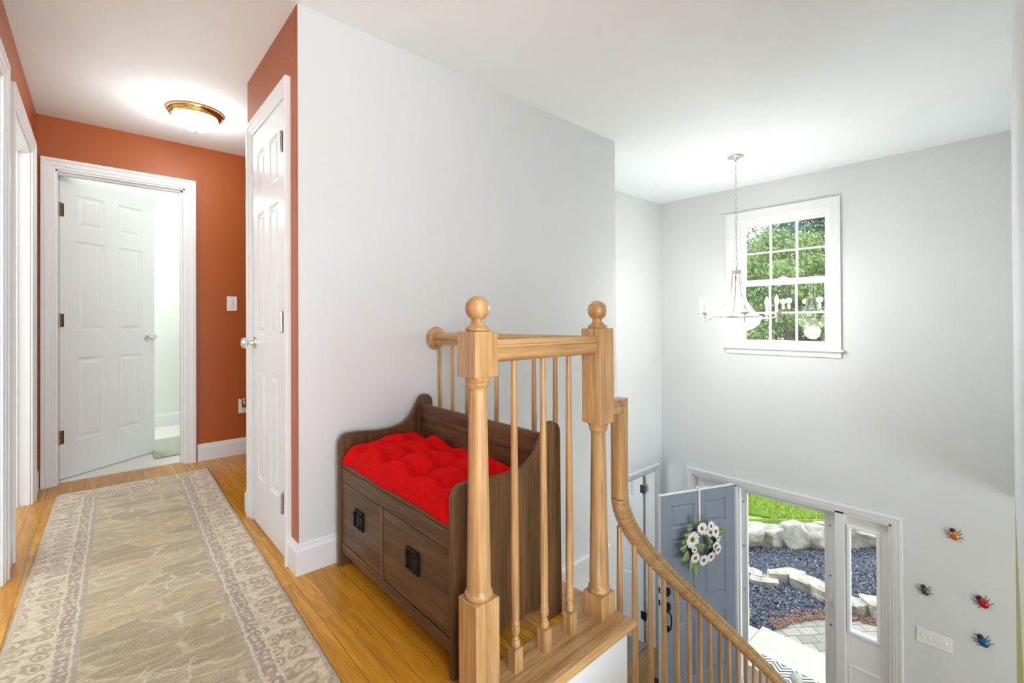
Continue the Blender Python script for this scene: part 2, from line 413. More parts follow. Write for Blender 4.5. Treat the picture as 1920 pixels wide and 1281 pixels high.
# landing nosing board
def rounded(x0, x1, z0, z1, r=0.012, both=False):
    pts = [(x1, z0), (x1, z1)]
    return pts
bm = BM()
pr = [(0, 0.004), (0.155, 0.004), (0.168, 0.002), (0.176, -0.006), (0.178, -0.014), (0.175, -0.024), (0.165, -0.031), (0.0, -0.031)]
A = [[bm.verts.new((x, 1.108-d, z)) for d, z in pr] for x in (0.855, )]
e2 = [bm.verts.new((1.255+d, 1.108-d, z)) for d, z in pr]; e3 = [bm.verts.new((1.255+d, YA, z)) for d, z in pr]
for a, b in ((A[0], e2), (e2, e3)):
    for i in range(len(pr)): bm.faces.new((a[i], a[(i+1) % 8], b[(i+1) % 8], b[i]))
bm.faces.new(A[0]); bm.faces.new(e3)
struct('trim_1', bm, oak_x)

# baseboards
baseboard('baseboard_stair', (XC, YA, 0), (LX, YA, 0), (0, -1, 0), e0=1)
baseboard('baseboard_closet_near', (XC, YA, 0), (XC, 2.165, 0), (-1, 0, 0), e0=1)
baseboard('baseboard_closet_far', (XC, 2.885, 0), (XC, 2.95, 0), (-1, 0, 0), e1=1)
baseboard('baseboard_hall_corner', (XC, 2.95, 0), (2.0, 2.95, 0), (0, 1, 0), e0=1)
baseboard('baseboard_hall_end', (0.57, YE, 0), (2.0, YE, 0), (0, -1, 0))
baseboard('baseboard_left_far', (XL, 4.02, 0), (XL, YE, 0), (1, 0, 0))
baseboard('baseboard_left_near', (XL, 2.87, 0), (XL, 3.03, 0), (1, 0, 0))
baseboard('baseboard_left', (XL, -0.5, 0), (XL, 1.88, 0), (1, 0, 0))
baseboard('baseboard_bath', (-0.9, 5.95, 0), (1.5, 5.95, 0), (0, -1, 0), h=0.14)
baseboard('baseboard_bath_right', (1.5, 4.5, 0), (1.5, 5.95, 0), (-1, 0, 0), h=0.14)
baseboard('baseboard_front_right', (XF, 0.05, ZF), (XF, 0.675, ZF), (-1, 0, 0), z=ZF)

# casings and jambs
def trim(n, bm, m=trim_white, **k): return struct('trim_%d' % n, bm, m, **k)
trim(2, casing(BM(), frame((0, YE, 0), (1, 0, 0), (0, -1, 0)), -0.21, 0.492, 2.095))
bm = BM(); box(bm, -0.215, -0.20, YE-0.002, YE+0.13, 0, 2.095); box(bm, 0.482, 0.497, YE-0.002, YE+0.13, 0, 2.095); box(bm, -0.215, 0.497, YE-0.002, YE+0.13, 2.085, 2.10)
box(bm, 0.470, 0.482, YE+0.03, YE+0.09, 0, 2.085); box(bm, -0.20, 0.482, YE+0.03, YE+0.09, 2.073, 2.085)
trim(3, bm)
trim(4, casing(BM(), frame((XC, 0, 0), (0, 1, 0), (-1, 0, 0)), 2.235, 2.815, 2.095))
bm = BM(); box(bm, XC-0.002, XC+0.11, 2.225, 2.241, 0, 2.10); box(bm, XC-0.002, XC+0.11, 2.798, 2.815, 0, 2.10); box(bm, XC-0.002, XC+0.11, 2.241, 2.798, 2.084, 2.10)
trim(5, bm)
trim(6, casing(BM(), frame((XL, 0, 0), (0, 1, 0), (1, 0, 0)), 3.10, 3.945, 2.095))
bm = BM(); box(bm, XL-0.20, XL+0.002, 3.945, 3.97, 0, 2.10); box(bm, XL-0.20, XL+0.002, 3.08, 3.105, 0, 2.10); box(bm, XL-0.20, XL+0.002, 3.10, 3.95, 2.085, 2.11); box(bm, XL-0.09, XL-0.05, 3.93, 3.945, 0, 2.085)
trim(7, bm)
trim(8, casing(BM(), frame((XL, 0, 0), (0, 1, 0), (1, 0, 0)), 1.95, 2.80, 2.095))
bm = BM(); box(bm, XL-0.20, XL+0.002, 2.795, 2.82, 0, 2.10); box(bm, XL-0.20, XL+0.002, 1.93, 1.955, 0, 2.10); box(bm, XL-0.20, XL+0.002, 1.95, 2.80, 2.085, 2.11)
trim(9, bm)
trim(10, casing(BM(), frame((0, YA, ZF), (1, 0, 0), (0, -1, 0)), 1.95, 2.745, 2.05))
struct('door_6', box(BM(), 1.95, 2.745, YA+0.03, YA+0.065, ZF, ZF+2.045), door_white)
trim(11, casing(BM(), frame((0, YL, ZF), (1, 0, 0), (0, -1, 0)), 3.97, 4.78, 2.04))
bm = BM(); box(bm, 4.762, 4.785, YL-0.002, YL+0.13, ZF, ZF+2.04); box(bm, 3.96, 3.975, YL-0.002, YL+0.13, ZF, ZF+2.04); box(bm, 3.97, 4.78, YL-0.002, YL+0.13, ZF+2.03, ZF+2.05)
trim(12, bm)

# ---- door 1, ajar into the bathroom
def knob_bm(s=1.0, both=None):
    bm = BM()
    lathe(bm, [(0, 0), (0.033, 0), (0.033, 0.004), (0.028, 0.010), (0.014, 0.013), (0.011, 0.03), (0.012, 0.036), (0.022, 0.041), (0.029, 0.050), (0.029, 0.058), (0.022, 0.066), (0.0, 0.069)], 24)
    return bm
d1 = six_panel('door_1', 0.68, 2.085, 0.035, door_white, (-0.193, YE+0.115, 0.008), math.radians(37.5), 0.10, 0.10)
k = obj('door_knob', knob_bm(), chrome, d1, smooth='auto'); k.location = (0.62, 0, 0.95); k.rotation_euler = (PI/2, 0, 0)
k['label'] = 'polished nickel knob'
for hz in (0.24, 1.04, 1.80):
    bm = BM(); box(bm, -0.006, -0.001, 0.0, 0.034, hz, hz+0.09); lathe(bm, [(0.006, hz-0.003), (0.006, hz+0.093)], 10, Matrix.Translation((-0.005, -0.004, 0)))
    box(bm, -0.005, 0.022, -0.003, -0.0005, hz, hz+0.09)
    obj('hinge', bm, brass_old, d1)
# ---- door 2, closet
d2 = six_panel('door_2', 0.552, 2.07, 0.035, door_white, (XC-0.008, 2.796, 0.010), -PI/2, 0.085, 0.085)
k = obj('door_knob', knob_bm(), chrome, d2, smooth='auto'); k.location = (0.05, 0.0, 0.955); k.rotation_euler = (PI/2, 0, 0)
k['label'] = 'polished nickel knob'
for hz in (0.20, 1.02, 1.84):
    bm = BM(); lathe(bm, [(0.0065, hz), (0.0065, hz+0.09)], 10, Matrix.Translation((0.550, -0.0075, 0)))
    lathe(bm, [(0, hz-0.006), (0.005, hz-0.004), (0.0065, hz)], 10, Matrix.Translation((0.550, -0.0075, 0)))
    lathe(bm, [(0.0065, hz+0.09), (0.005, hz+0.095), (0, hz+0.097)], 10, Matrix.Translation((0.550, -0.0075, 0)))
    box(bm, 0.535, 0.5525, -0.002, 0.001, hz, hz+0.09)
    obj('hinge', bm, hinge_steel, d2)
# ---- door 3, lower side room
d3 = six_panel('door_3', 0.76, 2.02, 0.035, door_white, (4.755, YL+0.135, ZF+0.015), math.radians(97), 0.11, 0.10)
for hz in (0.27, 1.74):
    bm = BM(); box(bm, -0.012, 0.03, 0.034, 0.040, hz, hz+0.09); lathe(bm, [(0.008, hz-0.005), (0.008, hz+0.095)], 10, Matrix.Translation((-0.004, 0.040, 0))); box(bm, -0.035, 0.0, 0.036, 0.044, hz, hz+0.09)
    obj('hinge', bm, black_metal, d3)

# ---- front door opening
bm = casing(BM(), frame((XF, 0, ZF), (0, 1, 0), (-1, 0, 0)), 0.745, 2.473, -0.645-ZF)
trim(13, bm)
bm = BM()
HX0, HX1 = XF-0.005, XF+0.13
box(bm, HX0, HX1, 1.075, 1.145, ZF, -0.645)      # mullion right of the door
box(bm, HX0, HX1, 2.00, 2.07, ZF, -0.645)        # mullion left of the door
box(bm, HX0, HX1, 0.745, 0.765, ZF, -0.645); box(bm, HX0, HX1, 2.455, 2.473, ZF, -0.645)
box(bm, HX0, HX1, 0.745, 2.473, -0.665, -0.645); box(bm, HX0, HX1, 0.745, 2.473, ZF, ZF+0.03)
box(bm, XF+0.045, XF+0.06, 1.145, 1.165, ZF+0.03, -0.665); box(bm, XF+0.03, XF+0.06, 1.985, 2.0, ZF+0.03, -0.665)
trim(14, bm, bevel=0.003)
def sidelight(n, y0, y1, gy0, gy1):
    bm = BM(); x0, x1 = XF+0.045, XF+0.085
    z0, z1 = ZF+0.03, -0.665; gz0, gz1 = -1.70, -0.785
    wall_grid(bm, x0, x1, y0, y1, z0, z1, 'y', [(gy0, gy1, gz0, gz1)])
    o = struct('window_%d' % n, bm, vinyl_white)
    f = frame((x0, 0, 0), (0, 1, 0), (-1, 0, 0))
    pr = [(0, 0), (0, 0.010), (0.008, 0.016), (0.020, 0.014), (0.028, 0.006), (0.030, 0.0)]
    struct('window_moulding', casing(BM(), f, gy0, gy1, gz1, gz0, True, pr), vinyl_white, o)
    struct('raised_panel', casing(BM(), f, gy0-0.0, gy1, -2.02, -2.48, True, [(0, 0), (0, 0.004), (0.01, 0.007), (0.02, 0.003), (0.022, 0)]), vinyl_white, o)
    struct('pane', box(BM(), x0+0.018, x0+0.022, gy0, gy1, gz0, gz1), glass, o)
    return o
sidelight(2, 0.765, 1.075, 0.855, 1.043)
sidelight(3, 2.07, 2.455, 2.16, 2.37)
# storm door
X5 = XF+0.065
bm = wall_grid(BM(), X5, X5+0.035, 1.165, 1.985, ZF+0.03, -0.668, 'y', [(1.236, 1.925, ZF+0.20, -0.72)])
d5 = struct('door_5', bm, vinyl_white, bevel=0.003)
struct('pane', box(BM(), X5+0.018, X5+0.021, 1.236, 1.925, ZF+0.20, -0.72), glass, d5)
bm = BM(); wall_grid(bm, X5-0.006, X5, 1.224, 1.937, ZF+0.19, -0.708, 'y', [(1.240, 1.921, ZF+0.204, -0.724)])
struct('glazing_bead', bm, vinyl_white, d5)
for zz in (-0.82, -1.28, -1.73):
    for yy in (1.197, 1.957):
        obj('clip', box(BM(), X5-0.007, X5, yy-0.009, yy+0.009, zz-0.008, zz+0.008), clip_grey, d5, bevel=0.002)
obj('handle_plate', box(BM(), X5-0.010, X5-0.001, 1.182, 1.210, -1.58, -1.44), vinyl_white, d5, bevel=0.003)
bm = BM()
tube(bm, [(X5-0.01, 1.196, -1.50), (X5-0.05, 1.198, -1.50), (X5-0.055, 1.215, -1.498), (X5-0.055, 1.27, -1.488), (X5-0.052, 1.315, -1.478)], [0.008, 0.008, 0.008, 0.007, 0.006], 10)
obj('door_handle', bm, plain('satin_brass', (0.85, 0.78, 0.66), 0.25, 1.0, 0.03), d5, smooth='auto')
# front door leaf, open inwards
d4 = six_panel('door_4', 0.905, 2.055, 0.045, door_blue, (4.862, 2.030, ZF+0.025), math.radians(157.5), 0.12, 0.12)
bm = BM(); box(bm, 0.9052, 0.9075, 0.001, 0.044, 0, 2.055)
o = obj('door_edge', bm, trim_white, d4); o['label'] = 'white latch edge'
bm = BM(); box(bm, 0.0, 0.905, 0.001, 0.044, 2.0552, 2.058)
o = obj('top_edge', bm, trim_white, d4); o['label'] = 'white top edge'
for hz in (1.00, 1.12):
    obj('latch_plate', box(BM(), 0.9075, 0.909, 0.010, 0.035, hz, hz+0.055), black_metal, d4)
# exterior side is the leaf's local +y side (faces the camera)
YS = 0.045
def octa(bm, cx, cz, rx, rz, y0, y1):
    pts = [(cx+rx*math.cos(PI/8+k*PI/4), cz+rz*math.sin(PI/8+k*PI/4)) for k in range(8)]
    A = [bm.verts.new((x, y0, z)) for x, z in pts]; B = [bm.verts.new((x, y1, z)) for x, z in pts]
    for i in range(8): bm.faces.new((A[i], A[(i+1) % 8], B[(i+1) % 8], B[i]))
    bm.faces.new(A); bm.faces.new(B)
bm = BM(); octa(bm, 0.835, 1.13, 0.034, 0.045, YS, YS+0.012); octa(bm, 0.835, 1.13, 0.022, 0.030, YS+0.012, YS+0.022)
obj('deadbolt', bm, black_metal, d4, bevel=0.002)
bm = BM(); octa(bm, 0.835, 0.985, 0.034, 0.05, YS, YS+0.012); octa(bm, 0.835, 0.985, 0.02, 0.028, YS+0.012, YS+0.03)
tube(bm, [(0.835, YS+0.02, 0.95), (0.835, YS+0.055, 0.93), (0.835, YS+0.058, 0.86), (0.835, YS+0.04, 0.79), (0.835, YS+0.012, 0.775)], [0.009, 0.009, 0.008, 0.008, 0.008], 8)
octa(bm, 0.835, 0.775, 0.02, 0.032, YS, YS+0.012)
obj('door_handle', bm, black_metal, d4, bevel=0.002)
for hz in (0.25, 1.0, 1.78):
    bm = BM(); lathe(bm, [(0.007, hz), (0.007, hz+0.1)], 10, Matrix.Translation((-0.004, -0.004, 0))); box(bm, -0.003, 0.03, -0.003, 0.0, hz, hz+0.1)
    obj('hinge', bm, black_metal, d4)

# ---- upper window
WY0, WY1, WZ0, WZ1 = WIN
w1 = struct('window_1', casing(BM(), frame((XF, 0, 0), (0, 1, 0), (-1, 0, 0)), WY0, WY1, WZ1, WZ0, False, [(0, 0), (0, 0.012), (0.006, 0.016), (0.055, 0.018), (0.062, 0.024), (0.085, 0.024), (0.085, 0)]), trim_white)
bm = BM(); box(bm, XF-0.05, XF+0.02, WY0-0.105, WY1+0.105, WZ0-0.022, WZ0); 
struct('window_sill', bm, trim_white, w1, bevel=0.004)
bm = BM(); box(bm, XF-0.018, XF, WY0-0.085, WY1+0.085, WZ0-0.075, WZ0-0.022); box(bm, XF-0.024, XF, WY0-0.085, WY1+0.085, WZ0-0.034, WZ0-0.022)
struct('window_apron', bm, trim_white, w1, bevel=0.003)
bm = BM()
wall_grid(bm, XF-0.001, XF+0.13, WY0, WY1, WZ0, WZ1, 'y', [(WY0+0.012, WY1-0.012, WZ0+0.012, WZ1-0.012)])
wall_grid(bm, XF+0.035, XF+0.10, WY0+0.012, WY1-0.012, WZ0+0.012, WZ1-0.012, 'y', [(WY0+0.035, WY1-0.035, WZ0+0.04, WZ1-0.04)])
struct('window_jamb', bm, vinyl_white, w1)
gy0, gy1 = 1.218, 1.917
def sash(x0, z0, z1, gz0, gz1, name):
    bm = wall_grid(BM(), x0, x0+0.028, WY0+0.03, WY1-0.03, z0, z1, 'y', [(gy0, gy1, gz0, gz1)])
    s = struct(name, bm, vinyl_white, w1, bevel=0.003)
    bm = BM()
    for k in (1, 2):
        yy = gy0+(gy1-gy0)*k/3; box(bm, x0+0.008, x0+0.02, yy-0.009, yy+0.009, gz0, gz1)
    zz = (gz0+gz1)/2; box(bm, x0+0.0085, x0+0.0195, gy0, gy1, zz-0.009, zz+0.009)
    struct('muntins', bm, vinyl_white, s)
    struct('pane', box(BM(), x0+0.0215, x0+0.0245, gy0, gy1, gz0, gz1), glass, s)
sash(XF+0.070, 1.42, 2.075, 1.475, 2.024, 'upper_sash')
sash(XF+0.040, 0.815, 1.475, 0.868, 1.412, 'lower_sash')
bm = BM(); box(bm, XF+0.035, XF+0.065, 1.53, 1.60, 1.475, 1.488); lathe(bm, [(0.012, 1.488), (0.012, 1.50)], 12, Matrix.Translation((XF+0.05, 1.565, 0)))
struct('sash_lock', bm, vinyl_white, w1)

# ------------------------------------------------------------------ railings
def turned(prof, seg=24, mat=None): return lathe(BM(), prof, seg, mat)
def newel(parent, x, y, z0, base_h, blk0, blk1, hs=0.042, top=True, m=oak_z):
    n = empty('newel_post', (x, y, z0)); n.parent = parent
    obj('base_block', box(BM(), -hs, hs, -hs, hs, 0, base_h), m, n, bevel=0.002)
    r0, r1 = 0.034, 0.026
    p = [(0.036, base_h-0.001), (0.039, base_h+0.004), (0.041, base_h+0.010), (0.040, base_h+0.016), (0.036, base_h+0.020), (0.0345, base_h+0.028), (0.035, base_h+0.05)]
    for i in range(9):
        t = i/8; p.append((0.035*(1-t)+r1*t, base_h+0.05+(blk0-0.045-base_h-0.05)*t))
    p += [(0.026, blk0-0.04), (0.027, blk0-0.034), (0.032, blk0-0.028), (0.034, blk0-0.022), (0.032, blk0-0.017), (0.035, blk0-0.012), (0.038, blk0-0.006), (0.037, blk0+0.001)]
    obj('turned_shaft', turned(p, 32), m, n, smooth='auto')
    obj('upper_block', box(BM(), -hs, hs, -hs, hs, blk0, blk1), m, n, bevel=0.002)
    b = blk1; R = 0.036; cz = b+0.033+R*0.92
    p = [(0.0, b-0.001), (0.033, b), (0.036, b+0.004), (0.036, b+0.008), (0.032, b+0.012), (0.025, b+0.016), (0.020, b+0.022), (0.0175, b+0.030), (0.018, b+0.036)]
    a0 = math.asin(0.5)
    for i in range(14):
        a = -PI/2+0.52+(PI-0.52)*i/13; p.append((max(0, R*math.cos(a)) if i < 13 else 0.0, cz+R*math.sin(a)))
    obj('finial', turned(p, 32), m, n, smooth='auto')
    return n
RAILP = [(-0.022, -0.033), (-0.022, -0.021), (-0.029, -0.018), (-0.029, -0.012), (-0.024, -0.009), (-0.031, -0.003), (-0.033, 0.006), (-0.031, 0.018), (-0.024, 0.027), (-0.012, 0.032), (0.012, 0.032), (0.024, 0.027), (0.031, 0.018), (0.033, 0.006), (0.031, -0.003), (0.024, -0.009), (0.029, -0.012), (0.029, -0.018), (0.022, -0.021), (0.022, -0.033)]
def baluster_mesh(top, blk=0.07, m=oak_z, square_top=False):
    bm = BM(); h = 0.0165
    box(bm, -h, h, -h, h, 0, blk)
    p = [(0.010, blk-0.001), (0.0135, blk+0.003), (0.0155, blk+0.010), (0.015, blk+0.018), (0.0105, blk+0.024), (0.012, blk+0.028), (0.0095, blk+0.032), (0.0105, blk+0.036), (0.014, blk+0.046), (0.0145, blk+0.060), (0.0135, blk+0.068), (0.0145, blk+0.071), (0.0145, blk+0.074), (0.0125, blk+0.077), (0.0130, blk+0.11), (0.0138, blk+0.2)]
    p += [(0.0088, top-0.02), (0.0088, top)]
    lathe(bm, p, 16)
    return bm
RZ = 0.985
lr = thing('landing_railing', 'oak guard railing with ball-top newel posts around the landing behind the bench', 'railing', (1.37, 1.05, 0))
def child(o, p):
    o.parent = p; o.matrix_parent_inverse = Matrix.Translation(p.location).inverted(); return o
def unplace(bm, p):
    bmesh.ops.translate(bm, vec=-Vector(p.location), verts=bm.verts[:]); return bm
newel(lr, 0.812-1.37, 0, 0.0, 0.285, 0.915, 1.045)
newel(lr, 0, 0, 0.0, 0.082, 0.70, 1.045)
obj('handrail', unplace(sweep(BM(), RAILP, [(0.85, 1.05, RZ), (1.335, 1.05, RZ)], (0, 1, 0)), lr), oak_x, lr, smooth='auto')
br0, br1 = Vector((1.37, 1.08, RZ)), Vector((1.322, YA-0.012, RZ))
obj('handrail', unplace(sweep(BM(), RAILP, [br0, br1], (1, 0.05, 0)), lr), oak_y, lr, smooth='auto')
bm = BM(); lathe(bm, [(0.0, 0), (0.058, 0), (0.060, 0.004), (0.058, 0.009), (0.050, 0.011), (0.049, 0.015), (0.044, 0.019), (0.0, 0.020)], 32, Matrix.Translation((1.322, YA-0.001, RZ)) @ Matrix.Rotation(PI/2, 4, 'X'))
obj('rosette', unplace(bm, lr), oak_x, lr, smooth='auto')
b0 = obj('baluster', baluster_mesh(RZ-0.03), oak_z, lr, smooth='auto')
b0.location = (0.952-1.37, 0.0, 0.004)
for x in (1.080, 1.207):
    c = b0.copy(); COL.objects.link(c); c.location = (x-1.37, 0, 0.004)
for y in (1.255, 1.37, 1.485, 1.60, 1.71, 1.81, 1.925, 2.03)[:8]:
    if y == 1.71: continue
    t = (y-br0.y)/(br1.y-br0.y); c = b0.copy(); COL.objects.link(c); c.location = (br0.x+(br1.x-br0.x)*t-1.37, y-1.05, 0.004)
c = b0.copy(); COL.objects.link(c); c.location = (1.341-1.37, 1.705-1.05, 0.004)
# stair railing
sr = thing('stair_railing', 'oak stair railing with gooseneck handrail running down to the foyer', 'railing', (1.5, 1.05, -0.5))
SL = 0.875
def railz(x): return -0.93-0.068-SL*(x-2.95)      # centre line of the handrail
pts = [(1.40, 1.05, 0.742), (1.502, 1.05, 0.742), (1.502, 1.05, 0.60), (1.502, 1.05, 0.39)]
P0, P1, P2 = Vector((1.502, 1.05, 0.39)), Vector((1.502, 1.05, railz(1.502))), Vector((1.84, 1.05, railz(1.84)))
for i in range(1, 13):
    t = i/12; pts.append(tuple(P0*(1-t)**2 + P1*2*t*(1-t) + P2*t*t))
for x in (2.2, 2.7, 3.2, 3.50): pts.append((x, 1.05, railz(x)))
RP = [(a*0.9, b*0.92) for a, b in RAILP]
obj('handrail', unplace(sweep(BM(), RP, pts[3:], (0, 1, 0)), sr), oak_x, sr, smooth='auto')
obj('gooseneck', unplace(sweep(BM(), RP, pts[:4], (0, 1, 0)), sr), oak_z, sr, smooth='auto')
X0, RUN, RISE = 0.86, 0.2175, 2.70/14
def tread_z(x):
    k = int((x-X0)//RUN)+1
    return -RISE*k
bal_x = [1.499, 1.600] + [1.716+0.1085*i for i in range(16)]
for x in bal_x:
    if x > 3.47: break
    zb = tread_z(x); 
    # rail underside
    zt = railz(x)-0.03
    if x < 1.75:
        best = min(pts[4:17], key=lambda q: abs(q[0]-x)); zt = best[2]-0.03 if x > 1.52 else 0.265
    H = zt-zb+0.012
    bm = BM(); h = 0.0155
    box(bm, -h, h, -h, h, 0, 0.16)
    p = [(0.010, 0.159), (0.0145, 0.165), (0.015, 0.18), (0.010, 0.188), (0.013, 0.205), (0.0135, 0.215), (0.0125, 0.22), (0.0138, 0.4), (0.0095, H-0.02), (0.0095, H)]
    lathe(bm, p, 14)
    o = obj('baluster', bm, oak_z, sr, smooth='auto'); o.location = (x-1.5, 0, zb+0.5)
nl = newel(sr, 3.535-1.5, 0, tread_z(3.535)+0.5, 0.30, 0.77, 1.065, m=vinyl_white)  # oak post given white colour to imitate bright light washing it out
nl['label'] = 'bottom oak newel post with ball finial, coloured white as washed out by the door light'
# stairs
st = empty('staircase', (0.86, 0.5, 0), kind='structure')
for k_ in range(1, 14):
    x0 = X0+RUN*(k_-1); z = -RISE*k_; y1 = 0.95 if x0+RUN < 1.42 else 1.09
    y1 = LY-0.004 if x0 < 1.40 else 1.09
    a = obj('tread', box(BM(), x0-0.025-0.86, x0+RUN-0.86, 0.055-0.5, y1-0.5, z-0.028, z), oak_y, st, bevel=0.006)
    obj('riser', box(BM(), x0+RUN-0.012-0.86, x0+RUN-0.86, 0.055-0.5, min(y1, 1.07)-0.5, z-RISE, z-0.028), trim_white, st)
bm = BM(); prism(bm, [(1.42, -0.72), (1.42, -1.05), (3.4, ZF), (3.70, ZF), (3.70, ZF+0.01)], 'y', 1.03, 1.06)
# a closed stringer under the tread ends, cut to the steps
bm.free(); bm = BM(); poly = [(X0+RUN*3, -RISE*3-0.028)]
for k_ in range(4, 14): poly += [(X0+RUN*(k_-1), -RISE*k_-0.028), (X0+RUN*k_, -RISE*k_-0.028)]
poly = [(LX+0.003, -RISE*3-0.03)]
k_ = 3
while k_ <= 13:
    xa = max(LX+0.003, X0+RUN*(k_-1)); poly += [(xa, -RISE*k_-0.03), (X0+RUN*k_-0.001, -RISE*k_-0.03)]; k_ += 1
poly = poly[1:] + [(X0+RUN*13-0.001, ZF), (X0+RUN*13-0.30, ZF), (LX+0.003, -RISE*3-0.42)]
bm2 = prism(BM(), [(a-0.86, b_) for a, b_ in poly], 'y', 1.035-0.5, 1.06-0.5)
obj('stringer', bm2, trim_white, st)

# ------------------------------------------------------------------ bench
bx0, bx1, by0, by1 = 0.784, 1.268, 1.140, 2.030
bench = thing('storage_bench', 'dark stained pine storage bench with two drawers against the landing railing', 'bench', (0.8, 1.14, 0))
bench.location = (bx0, by0, 0)
W, D = by1-by0, bx1-bx0
def arc(cx, cz, r, a0, a1, n=8): return [(cx+r*math.cos(math.radians(a0+(a1-a0)*i/n)), cz+r*math.sin(math.radians(a0+(a1-a0)*i/n))) for i in range(n+1)]
prof = [(0.0, 0.0)] + [(0.0, 0.53)] + arc(0.045, 0.535, 0.045, 180, 100, 8)
prof += [(0.10, 0.578), (0.18, 0.570), (0.25, 0.570), (0.30, 0.578), (0.335, 0.595), (0.362, 0.622), (0.378, 0.65), (0.392, 0.675)]
prof += arc(0.435, 0.665, 0.045, 130, 0, 9)[0:]
prof += [(D, 0.0), (D-0.075, 0.0), (D-0.085, 0.03), (D-0.11, 0.055), (D-0.16, 0.07), (0.24, 0.075), (0.16, 0.07), (0.11, 0.055), (0.085, 0.03), (0.075, 0.0)]
for ya in (0.0, W-0.022):
    obj('side_panel', prism(BM(), prof, 'y', ya, ya+0.022), pine_z, bench, bevel=0.004)
obj('back_panel', box(BM(), 0.405, 0.425, 0.022, W-0.022, 0.10, 0.665), pine_y, bench, bevel=0.003)
obj('seat', box(BM(), 0.012, 0.405, 0.022, W-0.022, 0.435, 0.452), pine_y, bench, bevel=0.003)
obj('top_rail', box(BM(), 0.010, 0.030, 0.022, W-0.022, 0.375, 0.435), pine_y, bench, bevel=0.002)
bm = BM(); box(bm, 0.010, 0.030, 0.022, W-0.022, 0.065, 0.105)
obj('bottom_rail', bm, pine_y, bench, bevel=0.002)
obj('bottom_board', box(BM(), 0.03, 0.405, 0.022, W-0.022, 0.095, 0.105), pine_y, bench)
obj('divider', box(BM(), 0.008, 0.38, W/2+0.030, W/2+0.050, 0.105, 0.375), pine_z, bench, bevel=0.002)
yd = W/2+0.040
for (a, c) in ((0.026, yd-0.013), (yd+0.013, W-0.026)):
    dr = obj('drawer', box(BM(), 0.012, 0.36, a, c, 0.109, 0.371), pine_y, bench, bevel=0.002)
    yc = (a+c)/2; zc = 0.262
    bm = BM(); hw, hh = 0.040, 0.038
    box(bm, 0.008, 0.012, yc-hw, yc+hw, zc-hh, zc+hh)
    for (p, q, r, s) in ((-hw, -hw+0.007, -hh, hh), (hw-0.007, hw, -hh, hh), (-hw, hw, hh-0.007, hh), (-hw, hw, -hh, -hh+0.007)):
        box(bm, 0.004, 0.0115, yc+p, yc+q, zc+r, zc+s)
    # swinging square bail
    for sgn in (-1, 1):
        box(bm, -0.006, 0.006, yc+sgn*0.026-0.005, yc+sgn*0.026+0.005, zc+0.018, zc+0.028)
        box(bm, -0.004, 0.001, yc+sgn*0.026-0.0035, yc+sgn*0.026+0.0035, zc-0.024, zc+0.022)
    box(bm, -0.006, 0.001, yc-0.0295, yc+0.0295, zc-0.029, zc-0.021)
    obj('handle', bm, black_metal, dr, bevel=0.0012)
# cushion
red, nt, b = newmat('red_cotton_cushion'); vv = coords(nt); nz = noise(nt, vv, 40, 4, 0.6)
nt.links.new(ramp(nt, nz, [(0.3, (0.62, 0.003, 0.004)), (0.7, (0.76, 0.006, 0.006))]), b.inputs['Base Color']); b.inputs['Roughness'].default_value = 0.85
b.inputs['Specular IOR Level'].default_value = 0.08
bump(nt, b, noise(nt, vv, 700, 2, 0.6), 0.35, 0.002)
nx, ny = 44, 84; LXc, LYc = 0.385, W-0.052
cz0 = 0.4525
tufts = [(LXc*(i+0.5)/3, LYc*(j+0.5)/5) for i in range(3) for j in range(5)]
tufts = [(LXc*(0.20+0.30*i), LYc*(0.14+0.24*j)) for i in range(3) for j in range(4)]
def cush(u, v, sgn):
    ex = min(u, LXc-u)/0.060; ey = min(v, LYc-v)/0.060
    e = min(1, max(0, ex))*1.0; e2 = min(1, max(0, ey))
    edge = math.sqrt(max(0, 1-(1-e)**2))*math.sqrt(max(0, 1-(1-e2)**2))
    d = 1.0; dip = 0
    for (a, c) in tufts:
        r2 = ((u-a)**2+(v-c)**2)
        dip = max(dip, math.exp(-r2/(0.020**2))*0.92, math.exp(-r2/(0.046**2))*0.58)
    # creases between tufts
    cr_ = 0
    for k_, (a, c) in enumerate(tufts):
        for (a2, c2) in tufts[k_+1:]:
            dd = math.hypot(a-a2, c-c2)
            if dd < 0.23:
                t = ((u-a)*(a2-a)+(v-c)*(c2-c))/dd**2
                if 0 < t < 1:
                    px_, py_ = a+(a2-a)*t, c+(c2-c)*t
                    q = math.hypot(u-px_, v-py_); cr_ = max(cr_, math.exp(-(q/0.014)**2)*0.42)
    wob = 0.12*math.sin(u*17+v*13)+0.14*math.sin(v*24-u*19)+0.07*math.sin(u*50+v*37)
    hgt = 0.084*edge*(1-max(dip, cr_)+wob*0.5*edge)
    return max(0.0, hgt)
bm = BM(); G = []
for i in range(nx+1):
    row = []
    for j in range(ny+1):
        u, v = LXc*i/nx, LYc*j/ny
        du = 0.005*math.sin(v*14+1)+0.003*math.sin(v*31); dv = 0.005*math.sin(u*30)
        ku = 1 if i == 0 else (0.6 if i < 4 else 0)
        row.append(bm.verts.new((u-0.006-du*ku*0.8, v+dv*(1 if j in (0, ny) else 0), 0.010+cush(u, v, 1))))
    G.append(row)
for i in range(nx):
    for j in range(ny): bm.faces.new((G[i][j], G[i+1][j], G[i+1][j+1], G[i][j+1]))
BT = {}
for i in range(nx+1):
    for j in range(ny+1):
        if i in (0, nx) or j in (0, ny): BT[i, j] = bm.verts.new((G[i][j].co.x, G[i][j].co.y, 0.0))
ringk = [(i, 0) for i in range(nx+1)] + [(nx, j) for j in range(1, ny+1)] + [(i, ny) for i in range(nx-1, -1, -1)] + [(0, j) for j in range(ny-1, 0, -1)]
